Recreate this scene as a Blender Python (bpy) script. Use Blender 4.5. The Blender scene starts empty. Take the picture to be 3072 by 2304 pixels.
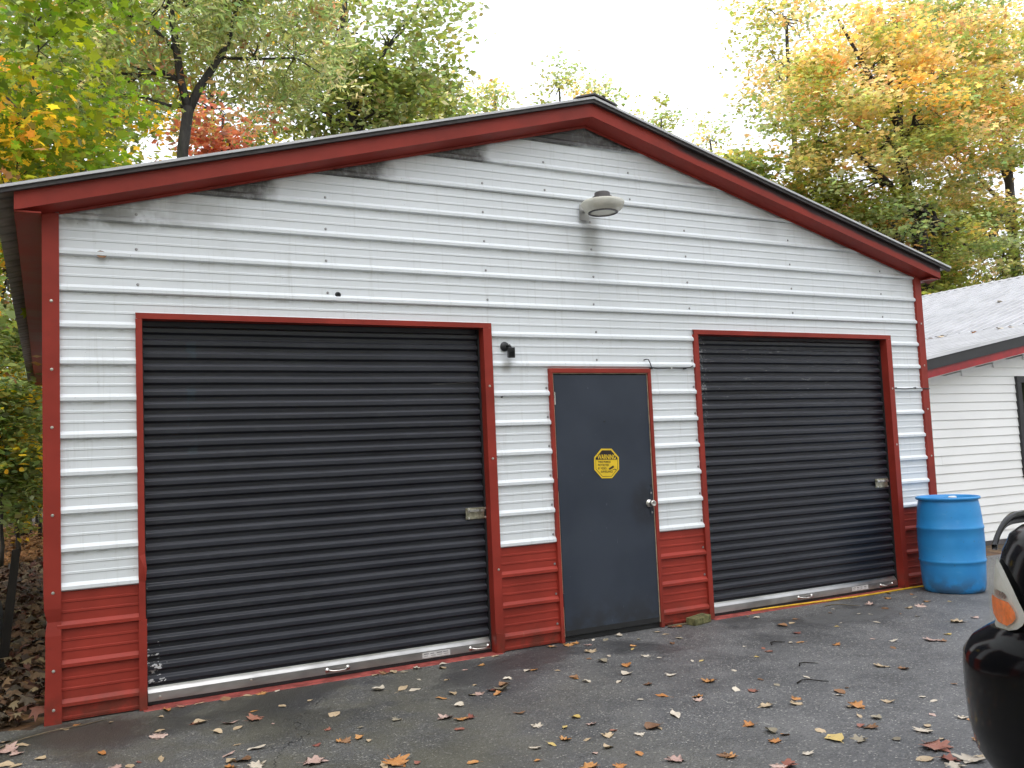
import bpy, math, random
import numpy as np
from mathutils import Vector, Matrix

random.seed(7)
scene = bpy.context.scene
COL = scene.collection
R = math.radians

# ------------------------------------------------------------------ camera
YAW, PITCH, ROLL = R(27.5613), R(4.2470), R(-2.5059)
cam = bpy.data.cameras.new('camera')
cam.sensor_width = 36.0
cam.sensor_fit = 'HORIZONTAL'
cam.lens = 31.5613
cam.clip_start = 0.05
cam.clip_end = 2000
cam_ob = bpy.data.objects.new('camera', cam)
COL.objects.link(cam_ob)
f = Vector((math.sin(YAW) * math.cos(PITCH), math.cos(YAW) * math.cos(PITCH), math.sin(PITCH)))
r0 = Vector((math.cos(YAW), -math.sin(YAW), 0))
u0 = r0.cross(f)
r = math.cos(ROLL) * r0 + math.sin(ROLL) * u0
u = -math.sin(ROLL) * r0 + math.cos(ROLL) * u0
CAM = Vector((-0.078, -6.1352, 1.5026))
cam_ob.matrix_world = Matrix(((r.x, u.x, -f.x, CAM.x), (r.y, u.y, -f.y, CAM.y), (r.z, u.z, -f.z, CAM.z), (0, 0, 0, 1)))
scene.camera = cam_ob
CAM_R, CAM_F = r.copy(), f.copy()

# ------------------------------------------------------------------ overcast sky
SUN_ELEV, SUN_AZ = R(66), R(200)      # azimuth clockwise from +y
world = bpy.data.worlds.new('World')
scene.world = world
world.use_nodes = True
wn, wl = world.node_tree.nodes, world.node_tree.links
wn.clear()
sky = wn.new('ShaderNodeTexSky')
sky.sky_type = 'NISHITA'
sky.sun_disc = False
sky.sun_elevation = SUN_ELEV
sky.sun_rotation = SUN_AZ
sky.dust_density = 4.0
sky.air_density = 1.5
hsv = wn.new('ShaderNodeHueSaturation')
hsv.inputs['Saturation'].default_value = 0.12
wmix = wn.new('ShaderNodeMixRGB')
wmix.inputs['Fac'].default_value = 0.7
wmix.inputs[2].default_value = (10.1, 10.5, 11.5, 1)
bg = wn.new('ShaderNodeBackground')
bg.inputs['Strength'].default_value = 0.13
wo = wn.new('ShaderNodeOutputWorld')
wl.new(sky.outputs[0], hsv.inputs['Color'])
wl.new(hsv.outputs[0], wmix.inputs[1])
wl.new(wmix.outputs[0], bg.inputs['Color'])
wl.new(bg.outputs[0], wo.inputs['Surface'])

sun = bpy.data.lights.new('sun', 'SUN')
sun.energy = 0.5
sun.angle = R(45)
sun.color = (1.0, 0.97, 0.93)
sun_ob = bpy.data.objects.new('sun', sun)
COL.objects.link(sun_ob)
sd = Vector((math.sin(SUN_AZ) * math.cos(SUN_ELEV), math.cos(SUN_AZ) * math.cos(SUN_ELEV), math.sin(SUN_ELEV)))
sun_ob.rotation_euler = sd.to_track_quat('Z', 'Y').to_euler()

scene.view_settings.view_transform = 'Standard'
scene.view_settings.look = 'None'
scene.view_settings.exposure = 0.68
scene.view_settings.gamma = 1.0
scene.view_settings.use_curve_mapping = False
scene.cycles.max_bounces = 6
scene.cycles.diffuse_bounces = 4
scene.cycles.glossy_bounces = 3
scene.cycles.transmission_bounces = 6
scene.cycles.transparent_max_bounces = 8
scene.cycles.sample_clamp_indirect = 6.0
scene.cycles.use_adaptive_sampling = True
scene.cycles.adaptive_threshold = 0.025


# ------------------------------------------------------------------ helpers
class MB:
    """collects faces of one part"""
    def __init__(self):
        self.v, self.f = [], []

    def add(self, verts, faces):
        o = len(self.v)
        self.v += [tuple(p) for p in verts]
        self.f += [tuple(i + o for i in fc) for fc in faces]
        return self

    def box(self, x0, x1, y0, y1, z0, z1):
        return self.add([(x0, y0, z0), (x1, y0, z0), (x1, y1, z0), (x0, y1, z0), (x0, y0, z1), (x1, y0, z1), (x1, y1, z1), (x0, y1, z1)],
                        [(0, 3, 2, 1), (4, 5, 6, 7), (0, 1, 5, 4), (1, 2, 6, 5), (2, 3, 7, 6), (3, 0, 4, 7)])

    def prism_y(self, pts, y0, y1):
        """polygon of (x,z) extruded along y"""
        n = len(pts)
        v = [(x, y0, z) for x, z in pts] + [(x, y1, z) for x, z in pts]
        fc = [tuple(range(n)), tuple(range(2 * n - 1, n - 1, -1))]
        fc += [(i, i + n, (i + 1) % n + n, (i + 1) % n) for i in range(n)]
        return self.add(v, fc)

    def prism_x(self, pts, x0, x1):
        """polygon of (y,z) extruded along x"""
        n = len(pts)
        v = [(x0, y, z) for y, z in pts] + [(x1, y, z) for y, z in pts]
        fc = [tuple(range(n)), tuple(range(2 * n - 1, n - 1, -1))]
        fc += [(i, i + n, (i + 1) % n + n, (i + 1) % n) for i in range(n)]
        return self.add(v, fc)

    def tube(self, path, rad, n=8, caps=True):
        path = [Vector(p) for p in path]
        if not hasattr(rad, '__len__'):
            rad = [rad] * len(path)
        v, fc = [], []
        prev = None
        for i, p in enumerate(path):
            d = (path[min(i + 1, len(path) - 1)] - path[max(i - 1, 0)]).normalized()
            a = prev - d * prev.dot(d) if prev is not None else d.orthogonal()
            if a.length < 1e-6:
                a = d.orthogonal()
            a.normalize()
            prev = a
            b = d.cross(a)
            for k in range(n):
                t = 2 * math.pi * k / n
                v.append(p + (a * math.cos(t) + b * math.sin(t)) * rad[i])
        for i in range(len(path) - 1):
            for k in range(n):
                fc.append((i * n + k, i * n + (k + 1) % n, (i + 1) * n + (k + 1) % n, (i + 1) * n + k))
        if caps:
            fc.append(tuple(range(n - 1, -1, -1)))
            fc.append(tuple(range((len(path) - 1) * n, len(path) * n)))
        return self.add(v, fc)

    def lathe(self, prof, n=24, c=(0, 0, 0), axis='z', close=True):
        """profile of (radius, height)"""
        v, fc = [], []
        for rr, h in prof:
            for k in range(n):
                t = 2 * math.pi * k / n
                a, b = rr * math.cos(t), rr * math.sin(t)
                if axis == 'z':
                    v.append((c[0] + a, c[1] + b, c[2] + h))
                elif axis == 'y':
                    v.append((c[0] + a, c[1] - h, c[2] + b))
                else:
                    v.append((c[0] + h, c[1] + a, c[2] + b))
        for i in range(len(prof) - 1):
            for k in range(n):
                fc.append((i * n + k, i * n + (k + 1) % n, (i + 1) * n + (k + 1) % n, (i + 1) * n + k))
        if close:
            fc.append(tuple(range(n - 1, -1, -1)))
            fc.append(tuple(range((len(prof) - 1) * n, len(prof) * n)))
        return self.add(v, fc)

    def build(self, name, mat, parent=None, smooth=False, bevel=0, auto=None):
        me = bpy.data.meshes.new(name)
        me.from_pydata(self.v, [], self.f)
        me.validate()
        if smooth:
            me.polygons.foreach_set('use_smooth', [True] * len(me.polygons))
        if mat:
            me.materials.append(mat)
        o = link(name, me, parent)
        if bevel:
            m = o.modifiers.new('bevel', 'BEVEL')
            m.width = bevel
            m.segments = 2
            m.limit_method = 'ANGLE'
        if auto is not None:
            me.polygons.foreach_set('use_smooth', [True] * len(me.polygons))
            m = o.modifiers.new('edges', 'EDGE_SPLIT')
            m.split_angle = R(auto)
        return o


def link(name, data, parent=None):
    o = bpy.data.objects.new(name, data)
    COL.objects.link(o)
    if parent is not None:
        o.parent = parent
        if parent.type == 'EMPTY':
            o.location = -parent.location
    return o


def thing(name, loc, label, cat, group=None):
    o = bpy.data.objects.new(name, None)
    o.empty_display_size = 0.1
    o.location = loc
    COL.objects.link(o)
    return tag(o, label, cat, group)


def tag(o, label, cat, group=None):
    o['label'] = label
    o['category'] = cat
    if group:
        o['group'] = group
    return o


def structure(o):
    o['kind'] = 'structure'
    return o


def stuff(o, label=None, cat=None):
    o['kind'] = 'stuff'
    if label:
        o['label'] = label
        o['category'] = cat
    return o


# ------------------------------------------------------------------ materials
class NT:
    """tiny node-tree writer"""
    def __init__(self, name):
        self.m = bpy.data.materials.new(name)
        self.m.use_nodes = True
        self.n, self.l = self.m.node_tree.nodes, self.m.node_tree.links
        self.bsdf = self.n['Principled BSDF']
        self.out = self.n['Material Output']

    def node(self, t, **kw):
        nd = self.n.new(t)
        for k, v in kw.items():
            setattr(nd, k, v)
        return nd

    def put(self, sock, val):
        if isinstance(val, bpy.types.NodeSocket):
            self.l.new(val, sock)
        elif hasattr(val, '__len__') and len(val) == 3 and sock.type == 'RGBA':
            sock.default_value = (*val, 1)
        else:
            sock.default_value = val

    def math(self, op, a, b=0.0, c=None, clamp=False):
        nd = self.node('ShaderNodeMath', operation=op, use_clamp=clamp)
        self.put(nd.inputs[0], a)
        self.put(nd.inputs[1], b)
        if c is not None:
            self.put(nd.inputs[2], c)
        return nd.outputs[0]

    def ss(self, v, a, b, lo=0.0, hi=1.0):
        """smoothstep a..b -> lo..hi"""
        nd = self.node('ShaderNodeMapRange', interpolation_type='SMOOTHSTEP')
        self.put(nd.inputs['Value'], v)
        nd.inputs['From Min'].default_value = a
        nd.inputs['From Max'].default_value = b
        nd.inputs['To Min'].default_value = lo
        nd.inputs['To Max'].default_value = hi
        return nd.outputs[0]

    def mix(self, fac, a, b, mode='MIX'):
        nd = self.node('ShaderNodeMixRGB', blend_type=mode)
        self.put(nd.inputs[0], fac)
        self.put(nd.inputs[1], a)
        self.put(nd.inputs[2], b)
        return nd.outputs[0]

    def coord(self):
        tc = self.node('ShaderNodeTexCoord')
        return tc.outputs['Object']

    def xyz(self, vec):
        nd = self.node('ShaderNodeSeparateXYZ')
        self.put(nd.inputs[0], vec)
        return nd.outputs

    def noise(self, vec, scale, detail=4, rough=0.55, stretch=None):
        if stretch:
            mp = self.node('ShaderNodeMapping')
            self.put(mp.inputs[0], vec)
            mp.inputs['Scale'].default_value = stretch
            vec = mp.outputs[0]
        nd = self.node('ShaderNodeTexNoise')
        self.put(nd.inputs['Vector'], vec)
        nd.inputs['Scale'].default_value = scale
        nd.inputs['Detail'].default_value = min(detail, 3)
        nd.inputs['Roughness'].default_value = rough
        return nd.outputs['Fac']

    def bump(self, h, strength=0.3, dist=0.01):
        nd = self.node('ShaderNodeBump')
        nd.inputs['Strength'].default_value = strength
        nd.inputs['Distance'].default_value = dist
        self.put(nd.inputs['Height'], h)
        self.l.new(nd.outputs[0], self.bsdf.inputs['Normal'])

    def done(self, color=None, rough=None, metal=None, spec=None):
        b = self.bsdf
        if color is not None:
            self.put(b.inputs['Base Color'], color)
        if rough is not None:
            self.put(b.inputs['Roughness'], rough)
        if metal is not None:
            self.put(b.inputs['Metallic'], metal)
        if spec is not None:
            self.put(b.inputs['Specular IOR Level'], spec)
        return self.m


def simple(name, col, rough=0.5, metal=0.0, var=0.15, scale=6.0, spec=0.5, bump=0.0, stretch=None):
    t = NT(name)
    c = t.coord()
    n = t.noise(c, scale, 5, 0.6, stretch)
    dark = tuple(x * (1 - var) for x in col)
    lite = tuple(min(1, x * (1 + var)) for x in col)
    t.done(t.mix(t.ss(n, 0.3, 0.7), dark, lite), t.math('ADD', rough - 0.06, t.math('MULTIPLY', n, 0.12)), metal, spec)
    if bump:
        t.bump(t.noise(c, scale * 8, 3), bump, 0.004)
    return t.m


XC, SLOPE = 3.89, 0.274
Z0 = 0.775                 # bottom edge of the white siding
PITCH_R = 0.2286           # rib spacing


def zsoff(x):
    return 4.15 - 0.2715 * abs(x - XC)


def mat_white_siding():
    t = NT('white siding paint')
    c = t.coord()
    x, y, z = t.xyz(c)
    base = (0.745, 0.775, 0.80)
    big = t.noise(c, 0.7, 4)
    col = t.mix(t.ss(big, 0.35, 0.75), base, (0.70, 0.73, 0.75))
    # rain streaks and grime
    streak = t.noise(c, 3.0, 6, 0.7, (9, 1, 0.55))
    col = t.mix(t.math('MULTIPLY', t.ss(streak, 0.52, 0.78), 0.32), col, (0.45, 0.455, 0.43))
    # grime that gathers in the laps of the ribs, mostly on the left
    fr = t.math('FRACT', t.math('DIVIDE', t.math('SUBTRACT', z, Z0 - PITCH_R * 10), PITCH_R))
    lap = t.ss(fr, 0.86, 1.0)
    left = t.ss(x, 0.0, 5.5, 1.0, 0.35)
    lapn = t.ss(t.noise(c, 5, 5, 0.7, (1.5, 1, 6)), 0.42, 0.68)
    col = t.mix(t.math('MULTIPLY', t.math('MULTIPLY', lap, lapn), t.math('MULTIPLY', left, 0.5)), col, (0.26, 0.25, 0.22))
    grime = t.ss(t.noise(c, 1.6, 6, 0.65, (1, 1, 2.5)), 0.55, 0.8)
    gl = t.math('MULTIPLY', t.ss(x, 0.0, 2.6, 0.5, 0.0), t.ss(z, 1.6, 3.2))
    col = t.mix(t.math('MULTIPLY', grime, gl), col, (0.33, 0.32, 0.29))
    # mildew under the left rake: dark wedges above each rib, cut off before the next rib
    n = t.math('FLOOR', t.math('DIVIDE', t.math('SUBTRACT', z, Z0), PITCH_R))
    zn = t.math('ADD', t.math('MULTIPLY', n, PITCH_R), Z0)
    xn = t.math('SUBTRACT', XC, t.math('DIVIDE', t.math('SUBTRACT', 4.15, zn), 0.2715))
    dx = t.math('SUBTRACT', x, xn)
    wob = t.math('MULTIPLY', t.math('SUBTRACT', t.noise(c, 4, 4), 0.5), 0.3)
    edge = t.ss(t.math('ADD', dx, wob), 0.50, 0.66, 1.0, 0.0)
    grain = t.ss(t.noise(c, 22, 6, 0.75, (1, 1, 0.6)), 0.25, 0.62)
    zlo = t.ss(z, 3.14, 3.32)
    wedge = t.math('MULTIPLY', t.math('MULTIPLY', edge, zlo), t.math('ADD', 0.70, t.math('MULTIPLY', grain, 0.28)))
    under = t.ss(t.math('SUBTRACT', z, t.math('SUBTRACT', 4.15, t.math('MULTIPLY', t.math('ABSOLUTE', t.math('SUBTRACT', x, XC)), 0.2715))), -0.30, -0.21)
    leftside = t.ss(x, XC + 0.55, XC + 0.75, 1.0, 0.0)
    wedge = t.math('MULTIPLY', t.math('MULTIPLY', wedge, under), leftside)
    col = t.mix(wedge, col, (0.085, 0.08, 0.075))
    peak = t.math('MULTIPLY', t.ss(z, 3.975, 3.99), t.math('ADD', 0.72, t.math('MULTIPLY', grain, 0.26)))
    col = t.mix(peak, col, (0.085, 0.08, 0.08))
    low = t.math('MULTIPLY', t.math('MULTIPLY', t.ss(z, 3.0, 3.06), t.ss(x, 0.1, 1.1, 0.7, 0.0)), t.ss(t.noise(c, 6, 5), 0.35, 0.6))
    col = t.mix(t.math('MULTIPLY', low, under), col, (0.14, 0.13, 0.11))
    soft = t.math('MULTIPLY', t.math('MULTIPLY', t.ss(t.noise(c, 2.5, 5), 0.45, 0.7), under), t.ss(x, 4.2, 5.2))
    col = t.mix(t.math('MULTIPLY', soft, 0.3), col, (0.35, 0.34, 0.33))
    # rust-free soot streak below the lamp
    sx = t.math('MULTIPLY', t.ss(x, 3.78, 3.90), t.ss(x, 3.93, 4.05, 1.0, 0.0))
    sz = t.math('MULTIPLY', t.ss(z, 2.85, 3.25), t.ss(z, 3.36, 3.5, 1.0, 0.0))
    sn = t.ss(t.noise(c, 5, 5, 0.6, (1.6, 1, 0.7)), 0.1, 0.55)
    col = t.mix(t.math('MULTIPLY', t.math('MULTIPLY', sx, sz), t.math('MULTIPLY', sn, 0.55)), col, (0.20, 0.195, 0.17))
    # smudge below the sensor
    sx = t.math('MULTIPLY', t.ss(x, 3.02, 3.07), t.ss(x, 3.09, 3.14, 1.0, 0.0))
    sz = t.math('MULTIPLY', t.ss(z, 2.08, 2.14), t.ss(z, 2.17, 2.22, 1.0, 0.0))
    col = t.mix(t.math('MULTIPLY', t.math('MULTIPLY', sx, sz), 0.5), col, (0.2, 0.18, 0.15))
    # specks
    sp = t.ss(t.noise(c, 60, 2, 0.5), 0.735, 0.76)
    col = t.mix(t.math('MULTIPLY', sp, 0.5), col, (0.2, 0.18, 0.15))
    t.done(col, t.ss(big, 0.2, 0.8, 0.38, 0.52))
    t.bump(t.noise(c, 2.2, 3, 0.5, (1, 1, 3)), 0.12, 0.02)
    return t.m


def mat_red(name='red trim paint', col=(0.275, 0.031, 0.020), dark_top=False):
    t = NT(name)
    c = t.coord()
    x, y, z = t.xyz(c)
    n = t.noise(c, 2.4, 5, 0.6)
    k = t.mix(t.ss(n, 0.3, 0.7), tuple(v * 0.84 for v in col), tuple(v * 1.14 for v in col))
    fine = t.noise(c, 26, 5, 0.7)
    k = t.mix(t.math('MULTIPLY', t.ss(fine, 0.55, 0.8), 0.22), k, (0.09, 0.022, 0.016))
    # splash dirt near the ground
    sp = t.math('MULTIPLY', t.ss(z, 0.02, 0.24, 0.55, 0.0), t.ss(t.noise(c, 7, 5, 0.7), 0.35, 0.65))
    k = t.mix(sp, k, (0.05, 0.035, 0.022))
    # bare-metal scratches
    sc = t.ss(t.noise(c, 38, 3, 0.6), 0.71, 0.75)
    k = t.mix(t.math('MULTIPLY', sc, t.math('MULTIPLY', t.ss(z, 0.1, 1.4, 0.7, 0.05), 1.0)), k, (0.32, 0.17, 0.13))
    if dark_top:
        # black band along the top of the right rake fascia, uneven lower edge
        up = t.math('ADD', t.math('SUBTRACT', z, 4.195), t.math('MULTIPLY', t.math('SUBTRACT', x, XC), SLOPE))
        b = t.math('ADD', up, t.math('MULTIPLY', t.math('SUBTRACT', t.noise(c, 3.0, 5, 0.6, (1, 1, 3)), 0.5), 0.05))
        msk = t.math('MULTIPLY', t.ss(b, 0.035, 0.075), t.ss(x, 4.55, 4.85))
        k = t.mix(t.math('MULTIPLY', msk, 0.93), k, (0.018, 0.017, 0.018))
    t.done(k, t.ss(n, 0.2, 0.8, 0.42, 0.56), 0.0, 0.28)
    t.bump(t.noise(c, 1.6, 3), 0.10, 0.02)
    return t.m


def mat_slat():
    t = NT('black curtain paint')
    geo = t.node('ShaderNodeNewGeometry')
    c = geo.outputs['Position']
    x, y, z = t.xyz(c)
    n = t.noise(c, 1.8, 5, 0.6, (1, 1, 1.4))
    oi = t.node('ShaderNodeObjectInfo')
    n = t.math('ADD', t.math('MULTIPLY', n, 0.75), t.math('MULTIPLY', oi.outputs['Random'], 0.25))
    col = t.mix(t.ss(n, 0.3, 0.7), (0.0155, 0.017, 0.0245), (0.0245, 0.0265, 0.036))
    dust = t.ss(t.noise(c, 14, 6, 0.75, (0.5, 1, 1.6)), 0.5, 0.8)
    col = t.mix(t.math('MULTIPLY', dust, 0.16), col, (0.11, 0.11, 0.11))
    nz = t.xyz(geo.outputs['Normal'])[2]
    col = t.mix(t.ss(nz, 0.45, 0.75, 0.0, 0.42), col, (0.085, 0.087, 0.095))  # upward ledges painted paler to strengthen their highlight lines
    # bluish repaint patches in a column on the left leaf
    px = t.math('MULTIPLY', t.ss(x, 0.74, 0.76), t.ss(x, 0.80, 0.82, 1, 0))
    pz = t.math('MULTIPLY', t.ss(z, 1.55, 1.6), t.ss(z, 2.28, 2.33, 1, 0))
    pn = t.ss(t.noise(c, 9, 3), 0.45, 0.6)
    col = t.mix(t.math('MULTIPLY', t.math('MULTIPLY', px, pz), t.math('MULTIPLY', pn, 0.6)), col, (0.03, 0.05, 0.065))
    # chipped paint by the lower left jamb
    chip = t.noise(c, 24, 4, 0.65, (1, 1, 1.6))
    rx = t.ss(x, 0.50, 0.68, 1.0, 0.0)
    rz = t.math('MULTIPLY', t.ss(z, 0.10, 0.16), t.ss(z, 0.26, 0.48, 1.0, 0.0))
    m = t.ss(t.math('ADD', chip, t.math('MULTIPLY', t.math('MULTIPLY', rx, rz), 0.20)), 0.735, 0.76)
    m = t.math('MULTIPLY', m, t.math('MULTIPLY', t.ss(t.math('MULTIPLY', rx, rz), 0.05, 0.2), 1.0))
    col = t.mix(m, col, (0.62, 0.63, 0.63))
    # flecks along both edges of the left leaf
    e1 = t.math('MULTIPLY', t.ss(x, 0.478, 0.496, 1, 0), t.ss(z, 0.9, 1.3, 1.0, 0.2))
    fl = t.ss(t.noise(c, 42, 2), 0.60, 0.64)
    col = t.mix(t.math('MULTIPLY', t.math('MULTIPLY', e1, fl), 0.8), col, (0.6, 0.6, 0.58))
    # rub marks high on the right leaf
    rr = t.math('MULTIPLY', t.ss(x, 4.95, 5.1), t.ss(x, 6.9, 7.2, 1, 0))
    rz2 = t.math('MULTIPLY', t.ss(z, 1.75, 2.0), t.ss(z, 2.32, 2.36, 1, 0))
    sc = t.ss(t.noise(c, 10, 5, 0.7, (0.8, 1, 9)), 0.62, 0.68)
    sc2 = t.ss(t.noise(c, 40, 2, 0.5), 0.5, 0.6)
    col = t.mix(t.math('MULTIPLY', t.math('MULTIPLY', rr, rz2), t.math('MULTIPLY', t.math('MULTIPLY', sc, sc2), 0.45)), col, (0.5, 0.5, 0.49))
    lc = t.math('MULTIPLY', t.math('MULTIPLY', t.ss(x, 5.0, 5.03), t.ss(x, 5.08, 5.11, 1, 0)), t.ss(z, 1.4, 2.0))
    col = t.mix(t.math('MULTIPLY', lc, t.math('MULTIPLY', t.ss(t.noise(c, 45, 2), 0.55, 0.62), 0.5)), col, (0.45, 0.46, 0.47))
    # long scratch near the top right of the left leaf
    lx = t.math('MULTIPLY', t.ss(x, 2.45, 2.55), t.ss(x, 2.84, 2.88, 1, 0))
    lz = t.math('ABSOLUTE', t.math('SUBTRACT', z, t.math('ADD', 2.02, t.math('MULTIPLY', t.noise(c, 6, 3), 0.02))))
    col = t.mix(t.math('MULTIPLY', lx, t.ss(lz, 0.001, 0.004, 0.8, 0.0)), col, (0.3, 0.3, 0.3))
    t.done(col, t.ss(n, 0.2, 0.8, 0.33, 0.46), 0.0, 0.5)
    t.bump(t.noise(c, 3.0, 3, 0.5, (0.7, 1, 2)), 0.08, 0.02)
    return t.m


def mat_asphalt():
    t = NT('asphalt')
    c = t.coord()
    x, y, z = t.xyz(c)
    big = t.noise(c, 0.55, 5, 0.6)
    mid = t.noise(c, 2.6, 6, 0.65)
    vor = t.node('ShaderNodeTexVoronoi', feature='F1')
    t.put(vor.inputs['Vector'], c)
    vor.inputs['Scale'].default_value = 125
    cr = t.xyz(vor.outputs['Color'])[0]
    col = t.mix(t.ss(mid, 0.3, 0.7), (0.086, 0.086, 0.087), (0.142, 0.141, 0.141))
    # stones of the aggregate
    col = t.mix(t.ss(cr, 0.0, 0.45, 0.48, 0.0), col, (0.016, 0.016, 0.017))
    col = t.mix(t.ss(cr, 0.72, 1.0, 0.0, 0.6), col, (0.25, 0.245, 0.235))
    col = t.mix(t.ss(cr, 0.972, 0.98, 0.0, 0.7), col, (0.44, 0.42, 0.38))
    # moss and algae on the left
    moss = t.math('MULTIPLY', t.ss(t.math('ADD', x, t.math('MULTIPLY', big, 2.4)), 2.6, 5.0, 1.0, 0.0), t.ss(t.noise(c, 1.3, 6, 0.7), 0.34, 0.62))
    col = t.mix(t.math('MULTIPLY', moss, 0.62), col, (0.080, 0.074, 0.040))
    # darker damp patches
    wet = t.ss(t.noise(c, 1.1, 4, 0.55), 0.46, 0.60)
    near = t.ss(y, -1.5, -0.25, 0.30, 1.0)
    wet = t.math('MULTIPLY', wet, near)
    col = t.mix(t.math('MULTIPLY', wet, 0.62), col, (0.020, 0.0205, 0.023))
    # pale worn patch before the right door
    dx = t.math('SUBTRACT', x, 6.0)
    dy = t.math('ADD', y, 0.62)
    d = t.math('ADD', t.math('MULTIPLY', dx, dx), t.math('MULTIPLY', t.math('MULTIPLY', dy, dy), 7.0))
    d = t.math('ADD', d, t.math('MULTIPLY', t.math('SUBTRACT', mid, 0.5), 1.3))
    pale = t.ss(d, 0.18, 0.34, 0.6, 0.0)
    col = t.mix(pale, col, (0.12, 0.12, 0.118))
    # one crack wandering away from the left door
    k = t.math('SUBTRACT', x, t.math('ADD', 1.63, t.math('ADD', t.math('MULTIPLY', y, 0.46), t.math('MULTIPLY', t.math('SUBTRACT', t.noise(c, 3.2, 6, 0.7), 0.5), 0.42))))
    crack = t.ss(t.math('ABSOLUTE', k), 0.001, 0.006, 0.8, 0.0)
    crack = t.math('MULTIPLY', crack, t.math('MULTIPLY', t.ss(y, -1.9, -1.5), t.ss(y, -0.45, -0.3, 1, 0)))
    col = t.mix(crack, col, (0.008, 0.008, 0.007))
    rough = t.math('SUBTRACT', t.ss(big, 0.3, 0.7, 0.54, 0.66), t.math('MULTIPLY', wet, 0.20))
    t.done(col, rough, 0.0, 0.5)
    h = t.math('ADD', t.math('MULTIPLY', vor.outputs['Distance'], -0.8), t.math('MULTIPLY', crack, -2.0))
    t.bump(h, 0.55, 0.006)
    return t.m


def mat_litter():
    t = NT('forest floor')
    c = t.coord()
    vor = t.node('ShaderNodeTexVoronoi', feature='F1')
    t.put(vor.inputs['Vector'], c)
    vor.inputs['Scale'].default_value = 11
    cr = t.xyz(vor.outputs['Color'])
    col = t.mix(cr[0], (0.03, 0.015, 0.008), (0.15, 0.07, 0.025))
    col = t.mix(t.ss(cr[1], 0.7, 0.95, 0, 0.8), col, (0.24, 0.13, 0.05))
    col = t.mix(t.ss(t.noise(c, 0.6, 4), 0.45, 0.65, 0, 0.6), col, (0.03, 0.028, 0.014))
    t.done(col, 0.8)
    t.bump(vor.outputs['Distance'], 0.6, 0.03)
    return t.m


def mat_leaf(name='leaf', trans=0.58):
    t = NT(name)
    at = t.node('ShaderNodeAttribute', attribute_name='leafcol')
    col = at.outputs['Color']
    t.done(col, 0.42, 0, 0.45)
    tr = t.node('ShaderNodeBsdfTranslucent')
    t.put(tr.inputs[0], t.mix(1.0, col, (1.9, 1.85, 1.25), 'MULTIPLY'))
    mx = t.node('ShaderNodeMixShader')
    mx.inputs[0].default_value = trans
    t.l.new(t.bsdf.outputs[0], mx.inputs[1])
    t.l.new(tr.outputs[0], mx.inputs[2])
    t.l.new(mx.outputs[0], t.out.inputs['Surface'])
    return t.m


def mat_fallen(name, a, b):
    t = NT(name)
    c = t.coord()
    oi = t.node('ShaderNodeObjectInfo')
    x, y, z = t.xyz(c)
    n = t.noise(c, 1.6, 4, 0.6)
    n2 = t.math('ADD', t.math('MULTIPLY', n, 0.7), t.math('MULTIPLY', oi.outputs['Random'], 0.4))
    col = t.mix(t.ss(n2, 0.25, 0.8), a, b)
    vein = t.ss(t.math('ABSOLUTE', y), 0.0, 0.03, 0.5, 0.0)
    col = t.mix(vein, col, tuple(min(1, v * 1.6) for v in a))
    spot = t.ss(t.noise(c, 9, 3), 0.64, 0.7)
    col = t.mix(t.math('MULTIPLY', spot, 0.6), col, (0.06, 0.035, 0.02))
    t.done(col, 0.55, 0, 0.4)
    return t.m


def mat_bark(name='bark', a=(0.028, 0.024, 0.02), b=(0.085, 0.075, 0.062)):
    t = NT(name)
    c = t.coord()
    n = t.noise(c, 9, 6, 0.7, (1, 1, 0.22))
    col = t.mix(t.ss(n, 0.3, 0.7), a, b)
    col = t.mix(t.ss(t.noise(c, 1.3, 4), 0.55, 0.7, 0, 0.5), col, (0.05, 0.06, 0.025))
    t.done(col, 0.85)
    t.bump(n, 0.6, 0.03)
    return t.m


def mat_vinyl():
    t = NT('white vinyl siding')
    c = t.coord()
    n = t.noise(c, 1.2, 5)
    col = t.mix(t.ss(n, 0.35, 0.7), (0.90, 0.90, 0.89), (0.86, 0.86, 0.85))
    t.done(col, 0.5)
    t.bump(t.noise(c, 30, 4, 0.6, (0.15, 1, 3)), 0.06, 0.004)
    return t.m


def mat_roof(name, col):
    t = NT(name)
    c = t.coord()
    n = t.noise(c, 1.6, 6, 0.65)
    k = t.mix(t.ss(n, 0.3, 0.75), col, tuple(v * 0.78 for v in col))
    k = t.mix(t.ss(t.noise(c, 13, 5, 0.7), 0.6, 0.78, 0, 0.15), k, (0.2, 0.19, 0.17))
    t.done(k, 0.42)
    return t.m


M = {}
M['white'] = mat_white_siding()
M['red'] = mat_red()
M['red_wains'] = mat_red('red wainscot paint', (0.305, 0.036, 0.023))
M['red_dark_top'] = mat_red('red rake paint', dark_top=True)
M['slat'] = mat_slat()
t = NT('slate door paint')
c = t.coord()
x_, y_, z_ = t.xyz(c)
n = t.noise(c, 2.2, 4)
k = t.mix(t.ss(n, 0.3, 0.7), (0.029, 0.037, 0.054), (0.038, 0.047, 0.066))
k = t.mix(t.math('MULTIPLY', t.ss(z_, 0.05, 0.4, 0.6, 0.0), t.ss(t.noise(c, 7, 4), 0.35, 0.6)), k, (0.022, 0.020, 0.017))
gx, gz = t.math('SUBTRACT', x_, 4.30), t.math('SUBTRACT', z_, 1.02)
gd = t.math('ADD', t.math('MULTIPLY', gx, gx), t.math('MULTIPLY', t.math('MULTIPLY', gz, gz), 0.5))
k = t.mix(t.math('MULTIPLY', t.ss(gd, 0.0, 0.03, 0.6, 0.0), t.ss(t.noise(c, 12, 3), 0.3, 0.6)), k, (0.018, 0.018, 0.02))
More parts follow.
